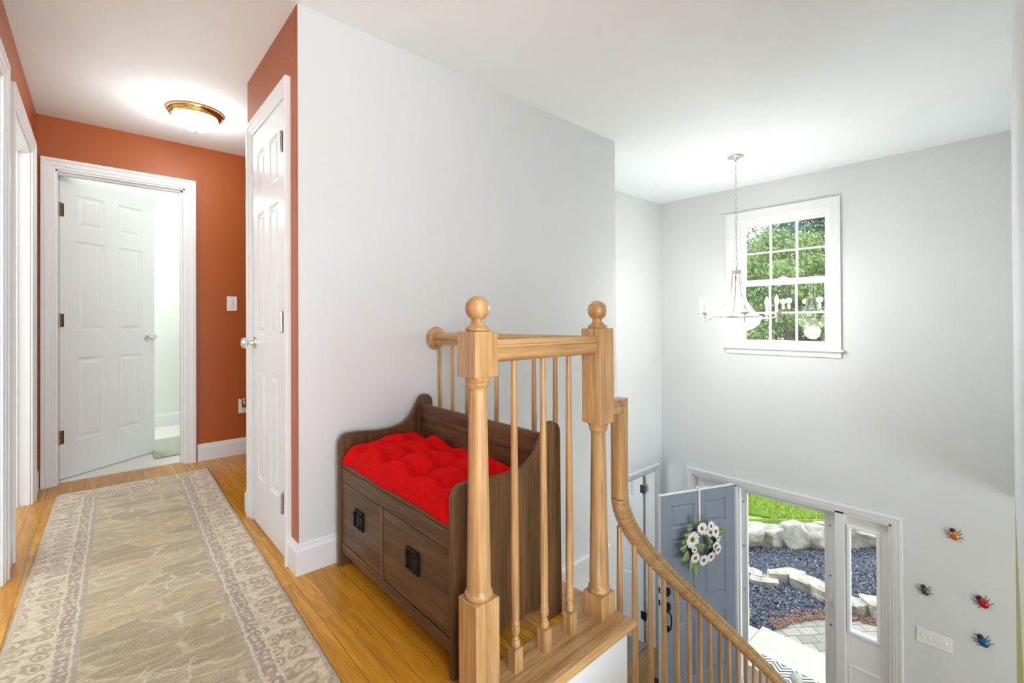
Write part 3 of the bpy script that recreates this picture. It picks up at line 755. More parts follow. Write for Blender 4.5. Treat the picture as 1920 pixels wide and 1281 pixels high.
for a, c in zip(ringk, ringk[1:]+ringk[:1]):
    bm.faces.new((G[a[0]][a[1]], G[c[0]][c[1]], BT[c], BT[a]))
bm.faces.new([BT[k_] for k_ in ringk])
cu = obj('bench_cushion', bm, red, smooth=True); cu.location = (bx0+0.016, by0+0.026, cz0)
tag(cu, 'bright red tufted cushion lying on the wooden bench seat', 'cushion')

# ------------------------------------------------------------------ runner rug
rug_m, nt, b = newmat('woven_runner_pile')
tcn = N(nt, 'ShaderNodeTexCoord'); sx = N(nt, 'ShaderNodeSeparateXYZ'); nt.links.new(tcn.outputs['Object'], sx.inputs[0])
vo = tcn.outputs['Object']
RW, RL = 0.80, 3.10
ax = math_(nt, 'ABSOLUTE', sx.outputs[0]); ay = math_(nt, 'ABSOLUTE', sx.outputs[1])
wob = noise(nt, vo, 22, 3, 0.6); wob = math_(nt, 'MULTIPLY', math_(nt, 'SUBTRACT', wob, 0.5), 0.022)
dx = math_(nt, 'SUBTRACT', RW/2, ax); dy = math_(nt, 'SUBTRACT', RL/2, ay)
de = math_(nt, 'ADD', math_(nt, 'MINIMUM', dx, dy), wob)
def mapv(scale, dist=0.0):
    mp = N(nt, 'ShaderNodeMapping'); mp.inputs['Scale'].default_value = scale; nt.links.new(vo, mp.inputs[0]); return mp.outputs[0]
# distorted coordinates for hand-knotted look
nd = N(nt, 'ShaderNodeTexNoise'); nd.inputs['Scale'].default_value = 5; nd.inputs['Detail'].default_value = 4; nt.links.new(vo, nd.inputs['Vector'])
sb = N(nt, 'ShaderNodeVectorMath', operation='SUBTRACT'); nt.links.new(nd.outputs['Color'], sb.inputs[0]); sb.inputs[1].default_value = (0.5, 0.5, 0.5)
sc_ = N(nt, 'ShaderNodeVectorMath', operation='SCALE'); nt.links.new(sb.outputs[0], sc_.inputs[0]); sc_.inputs['Scale'].default_value = 0.16
adv = N(nt, 'ShaderNodeVectorMath', operation='ADD'); nt.links.new(vo, adv.inputs[0]); nt.links.new(sc_.outputs[0], adv.inputs[1])
def vor(vec, scale, feat='F1', rnd=1.0, sc3=(1, 1, 1)):
    mp = N(nt, 'ShaderNodeMapping'); mp.inputs['Scale'].default_value = sc3; nt.links.new(vec, mp.inputs[0])
    v = N(nt, 'ShaderNodeTexVoronoi', feature=feat, voronoi_dimensions='2D'); v.inputs['Scale'].default_value = scale; v.inputs['Randomness'].default_value = rnd
    nt.links.new(mp.outputs[0], v.inputs['Vector']); return v
big = noise(nt, mapv((1, 1.6, 1)), 3.0, 3, 0.55, 0.6)
field = ramp(nt, big, [(0.3, (0.50, 0.43, 0.33)), (0.43, (0.60, 0.52, 0.38)), (0.52, (0.66, 0.56, 0.35)), (0.6, (0.60, 0.55, 0.45)), (0.7, (0.52, 0.47, 0.41))])
cells = vor(adv.outputs[0], 4.2, 'F1', 0.9, (1, 2.3, 1))
sxyz = N(nt, 'ShaderNodeSeparateColor'); nt.links.new(cells.outputs['Color'], sxyz.inputs[0])
field = mix(nt, ramp(nt, sxyz.outputs[0], [(0.45, 0.0), (0.55, 0.6)]), field, (0.38, 0.31, 0.21))
field = mix(nt, ramp(nt, sxyz.outputs[1], [(0.70, 0.0), (0.78, 0.5)]), field, (0.70, 0.58, 0.33))
e1 = vor(adv.outputs[0], 4.2, 'DISTANCE_TO_EDGE', 0.9, (1, 2.3, 1))
ln = ramp(nt, e1.outputs['Distance'], [(0.0, 0.95), (0.035, 0.8), (0.06, 0.0)])
brk = ramp(nt, noise(nt, vo, 6, 2), [(0.40, 0.0), (0.47, 1.0)])
field = mix(nt, math_(nt, 'MULTIPLY', math_(nt, 'MULTIPLY', ln, brk), 0.6), field, (0.86, 0.80, 0.66))
sq = vor(adv.outputs[0], 9, 'DISTANCE_TO_EDGE', 0.35, (1, 1.5, 1))
ln3 = ramp(nt, sq.outputs['Distance'], [(0.0, 0.8), (0.04, 0.7), (0.07, 0.0)]); brk3 = ramp(nt, noise(nt, vo, 5, 2), [(0.53, 0.0), (0.58, 1.0)])
field = mix(nt, math_(nt, 'MULTIPLY', ln3, brk3), field, (0.84, 0.79, 0.68))
e2_ = vor(adv.outputs[0], 11, 'DISTANCE_TO_EDGE', 1.0, (1, 2.6, 1))
ln2 = ramp(nt, e2_.outputs['Distance'], [(0.0, 0.4), (0.05, 0.0)])
field = mix(nt, ln2, field, (0.36, 0.29, 0.20))
# border motifs
cream = (0.82, 0.75, 0.63); taupe = (0.42, 0.34, 0.24)
bo = vor(adv.outputs[0], 12.5, 'F1', 0.35, (1, 1.25, 1)); mot = ramp(nt, bo.outputs['Distance'], [(0.10, 0.9), (0.15, 0.1), (0.24, 0.2), (0.28, 0.85), (0.38, 0.8), (0.43, 0.0)])
bo2 = vor(adv.outputs[0], 34, 'F1', 0.6); mot2 = ramp(nt, bo2.outputs['Distance'], [(0.2, 0.7), (0.3, 0.0)])
border = mix(nt, mot, cream, taupe); border = mix(nt, math_(nt, 'MULTIPLY', mot2, 0.5), border, taupe)
def step(lo, hi, s=0.003): 
    a = math_(nt, 'MULTIPLY', math_(nt, 'GREATER_THAN', de, lo), math_(nt, 'LESS_THAN', de, hi)); return a
c = mix(nt, math_(nt, 'LESS_THAN', de, 0.135), field, border)
guard = mix(nt, ramp(nt, vor(adv.outputs[0], 42, 'F1', 0.3).outputs['Distance'], [(0.2, 1.0), (0.35, 0.0)]), (0.44, 0.38, 0.30), (0.80, 0.73, 0.62))
c = mix(nt, step(0.135, 0.175), c, guard)
c = mix(nt, step(0.128, 0.136), c, (0.80, 0.74, 0.64)); c = mix(nt, step(0.175, 0.184), c, (0.78, 0.72, 0.62))
c = mix(nt, step(0.184, 0.20), c, (0.50, 0.45, 0.40))
c = mix(nt, math_(nt, 'LESS_THAN', de, 0.022), c, (0.60, 0.52, 0.40))
fine = noise(nt, mapv((1, 1, 1)), 160, 3, 0.7); c = mix(nt, ramp(nt, fine, [(0.3, 0.45), (0.5, 0.0)]), c, (0.24, 0.19, 0.13))
c = mix(nt, ramp(nt, fine, [(0.5, 0.0), (0.72, 0.5)]), c, (0.78, 0.74, 0.66))
streak = noise(nt, mapv((10, 46, 10)), 1.0, 4, 0.6, 0.5)
c = mix(nt, ramp(nt, streak, [(0.38, 0.35), (0.5, 0.0)]), c, (0.33, 0.27, 0.19)); c = mix(nt, ramp(nt, streak, [(0.52, 0.0), (0.66, 0.42)]), c, (0.72, 0.67, 0.58))
c = mix(nt, 1.0, c, (0.97, 0.93, 0.80), 'MULTIPLY')
nt.links.new(c, b.inputs['Base Color']); b.inputs['Roughness'].default_value = 0.9; b.inputs['Specular IOR Level'].default_value = 0.1
b.inputs['Sheen Weight'].default_value = 0.35; b.inputs['Sheen Roughness'].default_value = 0.4
bump(nt, b, fine, 0.5, 0.006)
bm = BM(); nu, nv = 60, 230; G = []
for i in range(nu+1):
    row = []
    for j in range(nv+1):
        u, v = -RW/2+RW*i/nu, -RL/2+RL*j/nv
        d = min(RW/2-abs(u), RL/2-abs(v)); h = 0.012*min(1, math.sqrt(max(0, d)/0.012)) + random.uniform(-0.0007, 0.0007)
        if i in (0, nu): u += random.uniform(-0.002, 0.002)
        row.append(bm.verts.new((u, v, max(0.001, h))))
    G.append(row)
for i in range(nu):
    for j in range(nv): bm.faces.new((G[i][j], G[i+1][j], G[i+1][j+1], G[i][j+1]))
ringk = [(i, 0) for i in range(nu+1)] + [(nu, j) for j in range(1, nv+1)] + [(i, nv) for i in range(nu-1, -1, -1)] + [(0, j) for j in range(nv-1, 0, -1)]
bm.faces.new([G[i][j] for i, j in ringk])
# fuzzy pile ends along the edge
rug = obj('runner_rug', bm, rug_m, smooth=True)
ra = math.radians(-1.4)
rug.rotation_euler = (0, 0, ra); rug.location = (0.205-0.0-0.5*RL*math.sin(-ra)*1.0, 4.0-RL/2, 0.0)
tag(rug, 'long faded beige patterned runner rug on the hallway floor', 'rug')

# ------------------------------------------------------------------ fixtures on the walls
def toggle_plate(parent_name, label, cat, loc, rotz, gangs):
    # local: plate in x-z plane, facing -y
    t = thing(parent_name, label, cat, loc, (0, 0, rotz)); wd = 0.072+0.046*(gangs-1)
    obj('wall_plate', box(BM(), -wd/2, wd/2, -0.006, 0, -0.058, 0.058), plastic_white, t, bevel=0.003)
    for g in range(gangs):
        cx = (g-(gangs-1)/2)*0.046
        bm = BM(); box(bm, cx-0.005, cx+0.005, -0.008, -0.0055, -0.012, 0.012)
        m4 = Matrix.Translation((cx, -0.008, 0.002)) @ Matrix.Rotation(math.radians(-25), 4, 'X'); box(bm, -0.0035, 0.0035, -0.010, 0, -0.004, 0.008, m4)
        obj('toggle', bm, plastic_white, t, bevel=0.001)
        for zz in (-0.030, 0.030): obj('screw', lathe(BM(), [(0.003, 0), (0.0025, 0.001), (0, 0.0012)], 8, Matrix.Translation((cx, -0.006, zz)) @ Matrix.Rotation(PI/2, 4, 'X')), chrome, t)
    return t
toggle_plate('light_switch', 'white single toggle light switch on the orange wall beside the bathroom door', 'light switch', (0.805, YE-0.0005, 1.225), 0, 1)
toggle_plate('light_switch', 'wide white plate of four toggle switches on the grey foyer wall', 'light switch', (XF-0.0005, 0.487, -1.475), -PI/2, 4)
t = thing('wall_outlet', 'white electric outlet low on the orange wall behind the closet corner', 'outlet', (0.885, YE-0.0005, 0.39))
obj('wall_plate', box(BM(), -0.036, 0.036, -0.006, 0, -0.058, 0.058), plastic_white, t, bevel=0.003)
obj('socket', box(BM(), -0.016, 0.016, -0.008, -0.005, -0.04, 0.04), plastic_white, t, bevel=0.002)
t = thing('air_freshener', 'small plug-in air freshener with bronze top in the low outlet', 'air freshener', (0.89, YE-0.009, 0.41))
bm = BM(); lathe(bm, [(0, -0.03), (0.018, -0.028), (0.026, -0.01), (0.026, 0.02), (0.020, 0.034), (0, 0.036)], 20, Matrix.Translation((0, -0.028, 0)))
obj('body', bm, brass_old, t, smooth='auto')
bm = BM(); lathe(bm, [(0, 0.036), (0.030, 0.036), (0.033, 0.042), (0.030, 0.048), (0, 0.05)], 20, Matrix.Translation((0, -0.030, 0)))
obj('cap', bm, brass, t, smooth='auto')

# ladybug ornaments
blk_gloss = plain('black_enamel', (0.012, 0.011, 0.010), 0.25, 0, 0.1)
def ladybug(label, y, z, col, ang, s=1.0):
    # local frame: x right, z up on the wall, -y out of the wall; head towards +z before turning
    t = thing('ladybug_ornament', label, 'wall ornament', (XF-0.001, y, z), (0, 0, -PI/2), 'metal ladybugs on the foyer wall')
    sh = plain('enamel_'+str(col), col, 0.22, 0.35, 0.25, 40)
    Rm = Matrix.Rotation(ang, 4, 'Y') @ Matrix.Scale(s, 4)
    bm = BM(); prof = [(0, 1.0)] + [(math.sin(a*PI/24), math.cos(a*PI/24)) for a in range(1, 13)]
    m4 = Rm @ Matrix.Translation((0, -0.006, -0.008)) @ Matrix.Rotation(PI/2, 4, 'X') @ Matrix.Diagonal((0.033, 0.040, 0.026, 1))
    lathe(bm, prof, 28, m4)
    obj('wing_shell', bm, sh, t, smooth='auto')
    bm = BM()
    for (a, c) in ((-0.014, 0.006), (0.014, 0.006), (-0.016, -0.016), (0.016, -0.016), (0.0, -0.03)):
        rr = (a/0.033)**2+(c/0.040)**2; yy = -0.006-0.026*math.sqrt(max(0, 1-rr))
        lathe(bm, [(0, 0.0012), (0.004, 0.0009), (0.0055, -0.001)], 10, Rm @ Matrix.Translation((a, yy, c-0.008)) @ Matrix.Rotation(PI/2, 4, 'X'))
    tube(bm, [Rm @ Vector((0, -0.0322+0.018*abs(q/0.04)**2.2, q-0.008)) for q in [-0.034+0.068*i/10 for i in range(11)]], 0.0011, 5)
    obj('spots', bm, blk_gloss, t, smooth='auto')
    bm = BM(); lathe(bm, prof, 18, Rm @ Matrix.Translation((0, -0.005, 0.033)) @ Matrix.Rotation(PI/2, 4, 'X') @ Matrix.Diagonal((0.021, 0.019, 0.020, 1)))
    for sg in (-1, 1): tube(bm, [Rm @ Vector(q) for q in ((sg*0.008, -0.016, 0.045), (sg*0.013, -0.022, 0.056), (sg*0.019, -0.022, 0.060))], 0.0016, 6)
    obj('head', bm, blk_gloss, t, smooth='auto')
    for sg in (-1, 1):
        for (z0, z1) in ((0.018, 0.036), (0.0, 0.008), (-0.022, -0.030)):
            bm = tube(BM(), [Rm @ Vector(q) for q in ((sg*0.026, -0.008, z0-0.005), (sg*0.044, -0.013, (z0+z1)/2), (sg*0.056, -0.002, z1))], 0.0020, 6)
            obj('leg', bm, blk_gloss, t, smooth=True)
ladybug('orange metal ladybug, highest of those on the foyer wall', 0.368, -0.60, (0.75, 0.24, 0.03), -0.25, 0.88)
ladybug('olive green metal ladybug, nearest to the door on the foyer wall', 0.540, -1.105, (0.13, 0.14, 0.03), -0.35, 0.80)
ladybug('red metal ladybug between the orange and blue ones on the foyer wall', 0.216, -1.055, (0.62, 0.01, 0.02), -0.65, 0.90)
ladybug('blue metal ladybug, lowest of those on the foyer wall', 0.216, -1.345, (0.01, 0.14, 0.28), -0.5, 0.90)

# ------------------------------------------------------------------ ceiling light in the hall
cl = thing('ceiling_light', 'flush dome ceiling light with brass rim in the hallway', 'ceiling light', (0.470, 3.58, CE))
obj('rim', lathe(BM(), [(0.0, 0), (0.150, -0.0005), (0.156, -0.006), (0.155, -0.012), (0.148, -0.015), (0.150, -0.020), (0.146, -0.026), (0.139, -0.028), (0.140, -0.034), (0.135, -0.040), (0.125, -0.042), (0.118, -0.036)], 48), brass, cl, smooth='auto')
gp = [(0.125, -0.040)] + [(0.128*math.cos(a), -0.040-0.078*math.sin(a)) for a in [i*PI/2/10 for i in range(1, 10)]] + [(0.0, -0.118)]
obj('glass_dome', lathe(BM(), gp, 40, cap=False), lit_glass, cl, smooth=True)
obj('finial', lathe(BM(), [(0, -0.112), (0.014, -0.116), (0.015, -0.122), (0.006, -0.126), (0.008, -0.131), (0.005, -0.137), (0, -0.138)], 16), chrome, cl, smooth='auto')
point_light('hall_bulb', (0.470, 3.58, CE-0.20), FLUSH, (0.96, 0.97, 0.96), 0.06)
point_light('bath_bulb', (0.2, 5.3, 2.25), BATH, (0.98, 0.99, 0.97), 0.12)

# ------------------------------------------------------------------ chandelier
ch = thing('chandelier', 'bell-shaped nickel and glass chandelier with lit candle bulbs hanging before the window', 'chandelier', (3.965, 1.595, CE))
def z_(z): return z-CE
obj('canopy', lathe(BM(), [(0, 0), (0.062, 0), (0.064, -0.004), (0.058, -0.012), (0.030, -0.022), (0.012, -0.026), (0.010, -0.034), (0.006, -0.044), (0, -0.045)], 32), chrome, ch, smooth='auto')
bm = BM(); zt = -0.04; k_ = 0
while zt > z_(1.535):
    c0 = zt-0.019; pl = []
    for i in range(15):
        a = 2*PI*i/14; dxx, dz = 0.0085*math.sin(a), 0.020*math.cos(a)
        pl.append((dxx, 0, c0+dz) if k_ % 2 else (0, dxx, c0+dz))
    tube(bm, pl, 0.0021, 5, cap=False); zt -= 0.0345; k_ += 1
obj('chain', bm, chrome, ch, smooth=True)
obj('cord', tube(BM(), [(0.003, 0.0, -0.03), (0.006, 0.004, -0.3), (-0.003, 0, -0.6), (0.003, 0.002, z_(1.52))], 0.0016, 5), chrome, ch)
bm = lathe(BM(), [(0, z_(1.52)), (0.008, z_(1.518)), (0.010, z_(1.50)), (0.006, z_(1.492)), (0.036, z_(1.486)), (0.040, z_(1.480)), (0.040, z_(1.450)), (0.036, z_(1.446)), (0, z_(1.446))], 28)
tube(bm, [(0.016*math.sin(2*PI*i/16), 0, z_(1.533)+0.016*math.cos(2*PI*i/16)) for i in range(17)], 0.003, 6, cap=False)
obj('hub', bm, chrome, ch, smooth='auto')
def bell_r(t): return 0.030+0.145*(t**2.6)*0.9+0.012*t
ZB0, ZB1 = 1.450, 1.098
for k_ in range(8):
    a = 2*PI*k_/8+0.2; bm = BM(); rr = []
    for i in range(15):
        t = i/14; r = bell_r(t)*1.01; z = z_(ZB0+(ZB1-ZB0)*t)
        ca, sa = math.cos(a), math.sin(a); wv_ = 0.006
        rr.append([bm.verts.new((r*ca-sa*s*wv_+ca*o_, r*sa+ca*s*wv_+sa*o_, z)) for s, o_ in ((-1, 0), (1, 0), (1, 0.004), (-1, 0.004))])
    for p, q in zip(rr, rr[1:]):
        for i in range(4): bm.faces.new((p[i], p[(i+1) % 4], q[(i+1) % 4], q[i]))
    bm.faces.new(rr[0]); bm.faces.new(rr[-1])
    obj('strap', bm, chrome, ch, smooth='auto')
obj('bell_shade', lathe(BM(), [(bell_r(i/14)*0.97, z_(ZB0+(ZB1-ZB0)*i/14)) for i in range(15)], 36, cap=False), bell_glass, ch, smooth=True)
obj('ring', lathe(BM(), [(0.172, z_(1.104)), (0.182, z_(1.104)), (0.185, z_(1.097)), (0.182, z_(1.088)), (0.172, z_(1.088)), (0.172, z_(1.104))], 40, cap=False), chrome, ch, smooth='auto')
obj('bowl', lathe(BM(), [(0.180*math.cos(i*PI/2/12), z_(1.090)-0.118*math.sin(i*PI/2/12)) for i in range(12)]+[(0, z_(0.972))], 40, cap=False), lit_glass, ch, smooth=True)
obj('bottom_finial', lathe(BM(), [(0, z_(0.975)), (0.012, z_(0.972)), (0.013, z_(0.964)), (0.005, z_(0.960)), (0.007, z_(0.954)), (0, z_(0.948))], 14), chrome, ch, smooth='auto')
ARM0 = math.radians(-48)
arm = None
for k_ in range(6):
    a = ARM0+math.radians(20)+k_*PI/3
    if arm is None:
        arm = obj('candle_arm', tube(BM(), [(0.165, 0, z_(1.095)), (0.21, 0, z_(1.080)), (0.26, 0, z_(1.082)), (0.295, 0, z_(1.100)), (0.30, 0, z_(1.122))], 0.005, 8), chrome, ch, smooth=True)
        obj('drip_dish', lathe(BM(), [(0, z_(1.108)), (0.010, z_(1.110)), (0.030, z_(1.122)), (0.036, z_(1.134)), (0.034, z_(1.134)), (0.012, z_(1.120)), (0, z_(1.118))], 24, Matrix.Translation((0.30, 0, 0))), trim_white, arm, smooth='auto')
        obj('candle', lathe(BM(), [(0, z_(1.118)), (0.010, z_(1.120)), (0.010, z_(1.190)), (0.007, z_(1.192)), (0, z_(1.192))], 16, Matrix.Translation((0.30, 0, 0))), trim_white, arm, smooth='auto')
        obj('bulb', lathe(BM(), [(0, z_(1.190)), (0.008, z_(1.192)), (0.015, z_(1.208)), (0.017, z_(1.220)), (0.013, z_(1.238)), (0.006, z_(1.255)), (0.002, z_(1.268)), (0, z_(1.270))], 16, Matrix.Translation((0.30, 0, 0))), lit_bulb, arm, smooth=True)
        obj('drop_finial', lathe(BM(), [(0, z_(1.110)), (0.006, z_(1.105)), (0.009, z_(1.085)), (0.004, z_(1.078)), (0.008, z_(1.066)), (0.004, z_(1.055)), (0, z_(1.050))], 12, Matrix.Translation((0.30, 0, 0))), chrome, arm, smooth='auto')
        cur = arm
    else: cur = copy_tree(arm, ch)
    cur.rotation_euler = (0, 0, a)
    point_light('candle_glow', (3.965+0.30*math.cos(a), 1.595+0.30*math.sin(a), 1.285), CHAND/6, (1.0, 0.98, 0.95), 0.03)
point_light('bowl_glow', (3.965, 1.595, 0.93), CHAND*0.45, (1.0, 0.975, 0.94), 0.08)

# ------------------------------------------------------------------ wreath on the front door
wr = thing('door_wreath', 'white daisy and green leaf wreath hanging on the open blue front door', 'wreath')
bpy.context.view_layer.update()
DM = d4.matrix_world.copy()
wc = DM @ Vector((0.445, YS+0.018, 1.56))
wr.matrix_world = Matrix.Translation(wc) @ DM.to_3x3().to_4x4()
# local: x along door, +y out of the door, z up
twig = plain('dark_twigs', (0.05, 0.04, 0.025), 0.8, 0, 0.4, 60)
leaf_m = plain('sage_green_leaf', (0.20, 0.29, 0.10), 0.55, 0, 0.35, 14); petal_m = plain('white_petal', (0.84, 0.82, 0.78), 0.6, 0, 0.05, 30)
disc_m = plain('brown_flower_centre', (0.20, 0.135, 0.07), 0.9, 0, 0.5, 160, 0.8, 300)
bm = BM()
for k_ in range(6):
    ph = k_*1.1
    tube(bm, [((0.158+0.012*math.sin(5*a+ph))*math.cos(a), 0.012+0.012*math.cos(4*a+ph*2)+0.004, (0.158+0.012*math.sin(5*a+ph))*math.sin(a)) for a in [2*PI*i/40 for i in range(41)]], 0.006, 5, cap=False)
obj('twig_ring', bm, twig, wr, smooth=True)
bm = BM(); box(bm, -0.010, 0.010, -0.017, -0.0155, 0.13, 0.518); box(bm, -0.010, 0.010, -0.066, -0.0155, 0.518, 0.521); box(bm, -0.010, 0.010, -0.0665, -0.065, 0.42, 0.521)
box(bm, -0.010, 0.010, -0.017, 0.018, 0.13, 0.133); box(bm, -0.010, 0.010, 0.016, 0.018, 0.13, 0.16)
obj('hanger', bm, plastic_white, wr)['label'] = 'white over-door hanger strap'
def leaf_bm(L, Wd, fold=0.25, curl=0.25):
    bm = BM(); rows = []
    for i in range(9):
        t = i/8; hw = Wd*math.sin(PI*min(1, t**0.7))*0.5*(1-0.15*t); x = L*t; z = curl*L*math.sin(t*2.2)*0.4
        rows.append([bm.verts.new((x, -hw, z+fold*hw)), bm.verts.new((x, 0, z)), bm.verts.new((x, hw, z+fold*hw))])
    for a, c in zip(rows, rows[1:]):
        for q in (0, 1):
            try: bm.faces.new((a[q], a[q+1], c[q+1], c[q]))
            except ValueError: pass
    g = bmesh.ops.extrude_face_region(bm, geom=bm.faces[:]); bmesh.ops.translate(bm, vec=(0, 0, -0.0012), verts=[v for v in g['geom'] if isinstance(v, bmesh.types.BMVert)])
    return bm
# local wreath +y points out of the door; leaf plane is x-y with z up -> rotate so that leaf z = +y(out)
def out_mat(x, z, y, ang, tilt=0.0):
    # maps leaf X axis to direction ang in the x-z plane, leaf Z to outwards (+y)
    X = Vector((math.cos(ang), 0, math.sin(ang))); Z = Vector((0, 1, 0)); Y = Z.cross(X)
    m4 = Matrix((X, Y, Z)).transposed().to_4x4(); m4.translation = Vector((x, y, z))
    return m4 @ Matrix.Rotation(-tilt, 4, 'Y')
# angles as seen from the camera: door local x runs to the viewer's left
lv = [(118, 0.20, 108, .10), (135, 0.19, 150, .085), (150, 0.19, 160, .09), (160, 0.20, 195, .08), (185, 0.19, 170, .11), (200, 0.185, 200, .11), (208, 0.20, 185, .11), (240, 0.20, 262, .10), (195, 0.13, 20, .10), (325, 0.105, 110, .10), (25, 0.16, 10, .09), (75, 0.18, 95, .06), (20, 0.20, 30, .08), (345, 0.12, 190, .07), (225, 0.19, 235, .10), (300, 0.20, 285, .06), (100, 0.19, 80, .06)]
for i, (pa, pr_, da, L) in enumerate(lv):
    a = math.radians(180-pa); d = math.radians(180-da)
    o = obj('leaf', leaf_bm(L*1.25, L*0.75), leaf_m, wr, smooth=True)
    o.matrix_local = out_mat(pr_*math.cos(a), pr_*math.sin(a), 0.020+0.004*(i % 3), d, 0.25)
def flower(n, r, rc, seed):
    rnd = random.Random(seed); bm = BM()
    for layer in (0, 1):
        for k2 in range(n):
            a = 2*PI*(k2+0.5*layer)/n+rnd.uniform(-.08, .08); L = r*(1-0.14*layer)*rnd.uniform(0.88, 1.05); hw = r*0.16
            ca, sa = math.cos(a), math.sin(a); up = rnd.uniform(0.02, 0.28)
            pts2 = [(rc*0.7, hw*0.5, 0.003+0.003*layer), (L*0.6, hw, 0.008+0.004*layer), (L*0.92, hw*0.6, 0.008+up*r*0.25)]
            vl, vr = [], []
            for (q, h_, z) in pts2:
                vl.append(bm.verts.new((q*ca-h_*sa, q*sa+h_*ca, z))); vr.append(bm.verts.new((q*ca+h_*sa, q*sa-h_*ca, z)))
            tip = bm.verts.new((L*ca, L*sa, 0.006+up*r*0.3))
            for q in (0, 1): bm.faces.new((vl[q], vr[q], vr[q+1], vl[q+1]))
            bm.faces.new((vl[2], vr[2], tip))
    g = bmesh.ops.extrude_face_region(bm, geom=bm.faces[:]); bmesh.ops.translate(bm, vec=(0, 0, -0.001), verts=[v for v in g['geom'] if isinstance(v, bmesh.types.BMVert)])
    return bm
fl = [(158, 0.150, 0.085, 0), (100, 0.150, 0.062, 0.2), (62, 0.175, 0.048, 0.5), (35, 0.165, 0.062, 0.6), (50, 0.12, 0.05, 0.4), (8, 0.175, 0.040, 0.8), (340, 0.150, 0.055, 0.4), (332, 0.185, 0.06, 0.9), (300, 0.170, 0.058, 0.5), (268, 0.165, 0.064, 0.3), (228, 0.165, 0.060, 0.3), (198, 0.13, 0.035, 0.3), (82, 0.13, 0.05, 0.3)]
for i, (pa, pr_, r, tl) in enumerate(fl):
    a = math.radians(180-pa)
    o = obj('flower', flower(15, r, r*0.3, i), petal_m, wr)
    o.matrix_local = out_mat(pr_*math.cos(a), pr_*math.sin(a), 0.034+0.003*(i % 4), a, 0.0) @ Matrix.Rotation(0.35*tl, 4, 'Y')
    c_ = lathe(BM(), [(0, 0.016), (r*0.14, 0.015), (r*0.28, 0.011), (r*0.32, 0.004), (r*0.30, 0)], 14)
    obj('flower_centre', c_, disc_m, o, smooth=True)

# ------------------------------------------------------------------ mats and the small rug
bm_m = plain('sage_bath_mat', (0.45, 0.46, 0.38), 0.95, 0, 0.25, 120, 0.9, 150)
o = obj('bath_mat', box(BM(), 0.33, 0.92, 4.57, 5.26, 0.0035, 0.018), bm_m, bevel=0.006); tag(o, 'grey-green mat on the pale bathroom floor behind the ajar door', 'bath mat')
red_rug, nt, b = newmat('dark_red_patterned_rug'); vv = coords(nt); v_ = N(nt, 'ShaderNodeTexVoronoi'); v_.inputs['Scale'].default_value = 14; nt.links.new(vv, v_.inputs['Vector'])
nt.links.new(ramp(nt, v_.outputs['Distance'], [(0.15, (0.30, 0.25, 0.18)), (0.25, (0.16, 0.015, 0.02)), (0.6, (0.05, 0.01, 0.02))]), b.inputs['Base Color']); b.inputs['Roughness'].default_value = 0.95
o = obj('foyer_rug', box(BM(), 2.6, 4.36, 1.6, 2.62, ZF, ZF+0.01), red_rug, bevel=0.003); tag(o, 'dark red patterned rug on the foyer floor below the stair railing', 'rug')
# ------------------------------------------------------------------ outside
ZP = -2.75; ZG = -2.85
conc = plain('pale_concrete', (0.265, 0.245, 0.20), 0.85, 0, 0.05, 14, 0.2, 200)
bm = BM(); box(bm, XF+0.13, 6.16, -1.5, 2.20, ZP-0.12, ZP); box(bm, XF+0.13, 6.06, 2.20, 2.40, ZP-0.12, ZP)
o = struct('porch', bm, conc, bevel=0.01)
# ground
struct('ground', box(BM(), XF+0.13, 40, -30, 40, ZG-0.3, ZG-0.02), plain('soil', (0.035, 0.036, 0.042), 0.95, 0, 0.5, 40, 0.8, 60))
# pavers
pav, nt, b = newmat('concrete_pavers'); vv = coords(nt, (1, 1, 1), (0, 0, math.radians(38)))
br = N(nt, 'ShaderNodeTexBrick'); nt.links.new(vv, br.inputs['Vector']); br.inputs['Scale'].default_value = 1; br.inputs['Brick Width'].default_value = 0.21; br.inputs['Row Height'].default_value = 0.14
br.inputs['Mortar Size'].default_value = 0.006; br.inputs['Color1'].default_value = (0.16, 0.145, 0.115, 1); br.inputs['Color2'].default_value = (0.24, 0.215, 0.17, 1); br.inputs['Mortar'].default_value = (0.05, 0.045, 0.035, 1)
nz = noise(nt, vv, 60, 3, 0.7); nt.links.new(mix(nt, ramp(nt, nz, [(0.4, 0.5), (0.6, 0.0)]), br.outputs['Color'], (0.10, 0.095, 0.075)), b.inputs['Base Color']); b.inputs['Roughness'].default_value = 0.9
bump(nt, b, math_(nt, 'SUBTRACT', 1.0, br.outputs['Fac']), 0.5, 0.01)
arcp = [(6.17, 2.13), (6.41, 2.12), (6.62, 2.06), (6.84, 1.95), (7.03, 1.83), (7.19, 1.68), (7.33, 1.50), (7.44, 1.25), (7.5, 0.9), (7.6, 0.4), (8.0, -0.5), (8.5, -1.5), (6.17, -1.5)]
struct('patio', prism(BM(), arcp, 'z', ZG-0.05, ZG+0.002), pav)
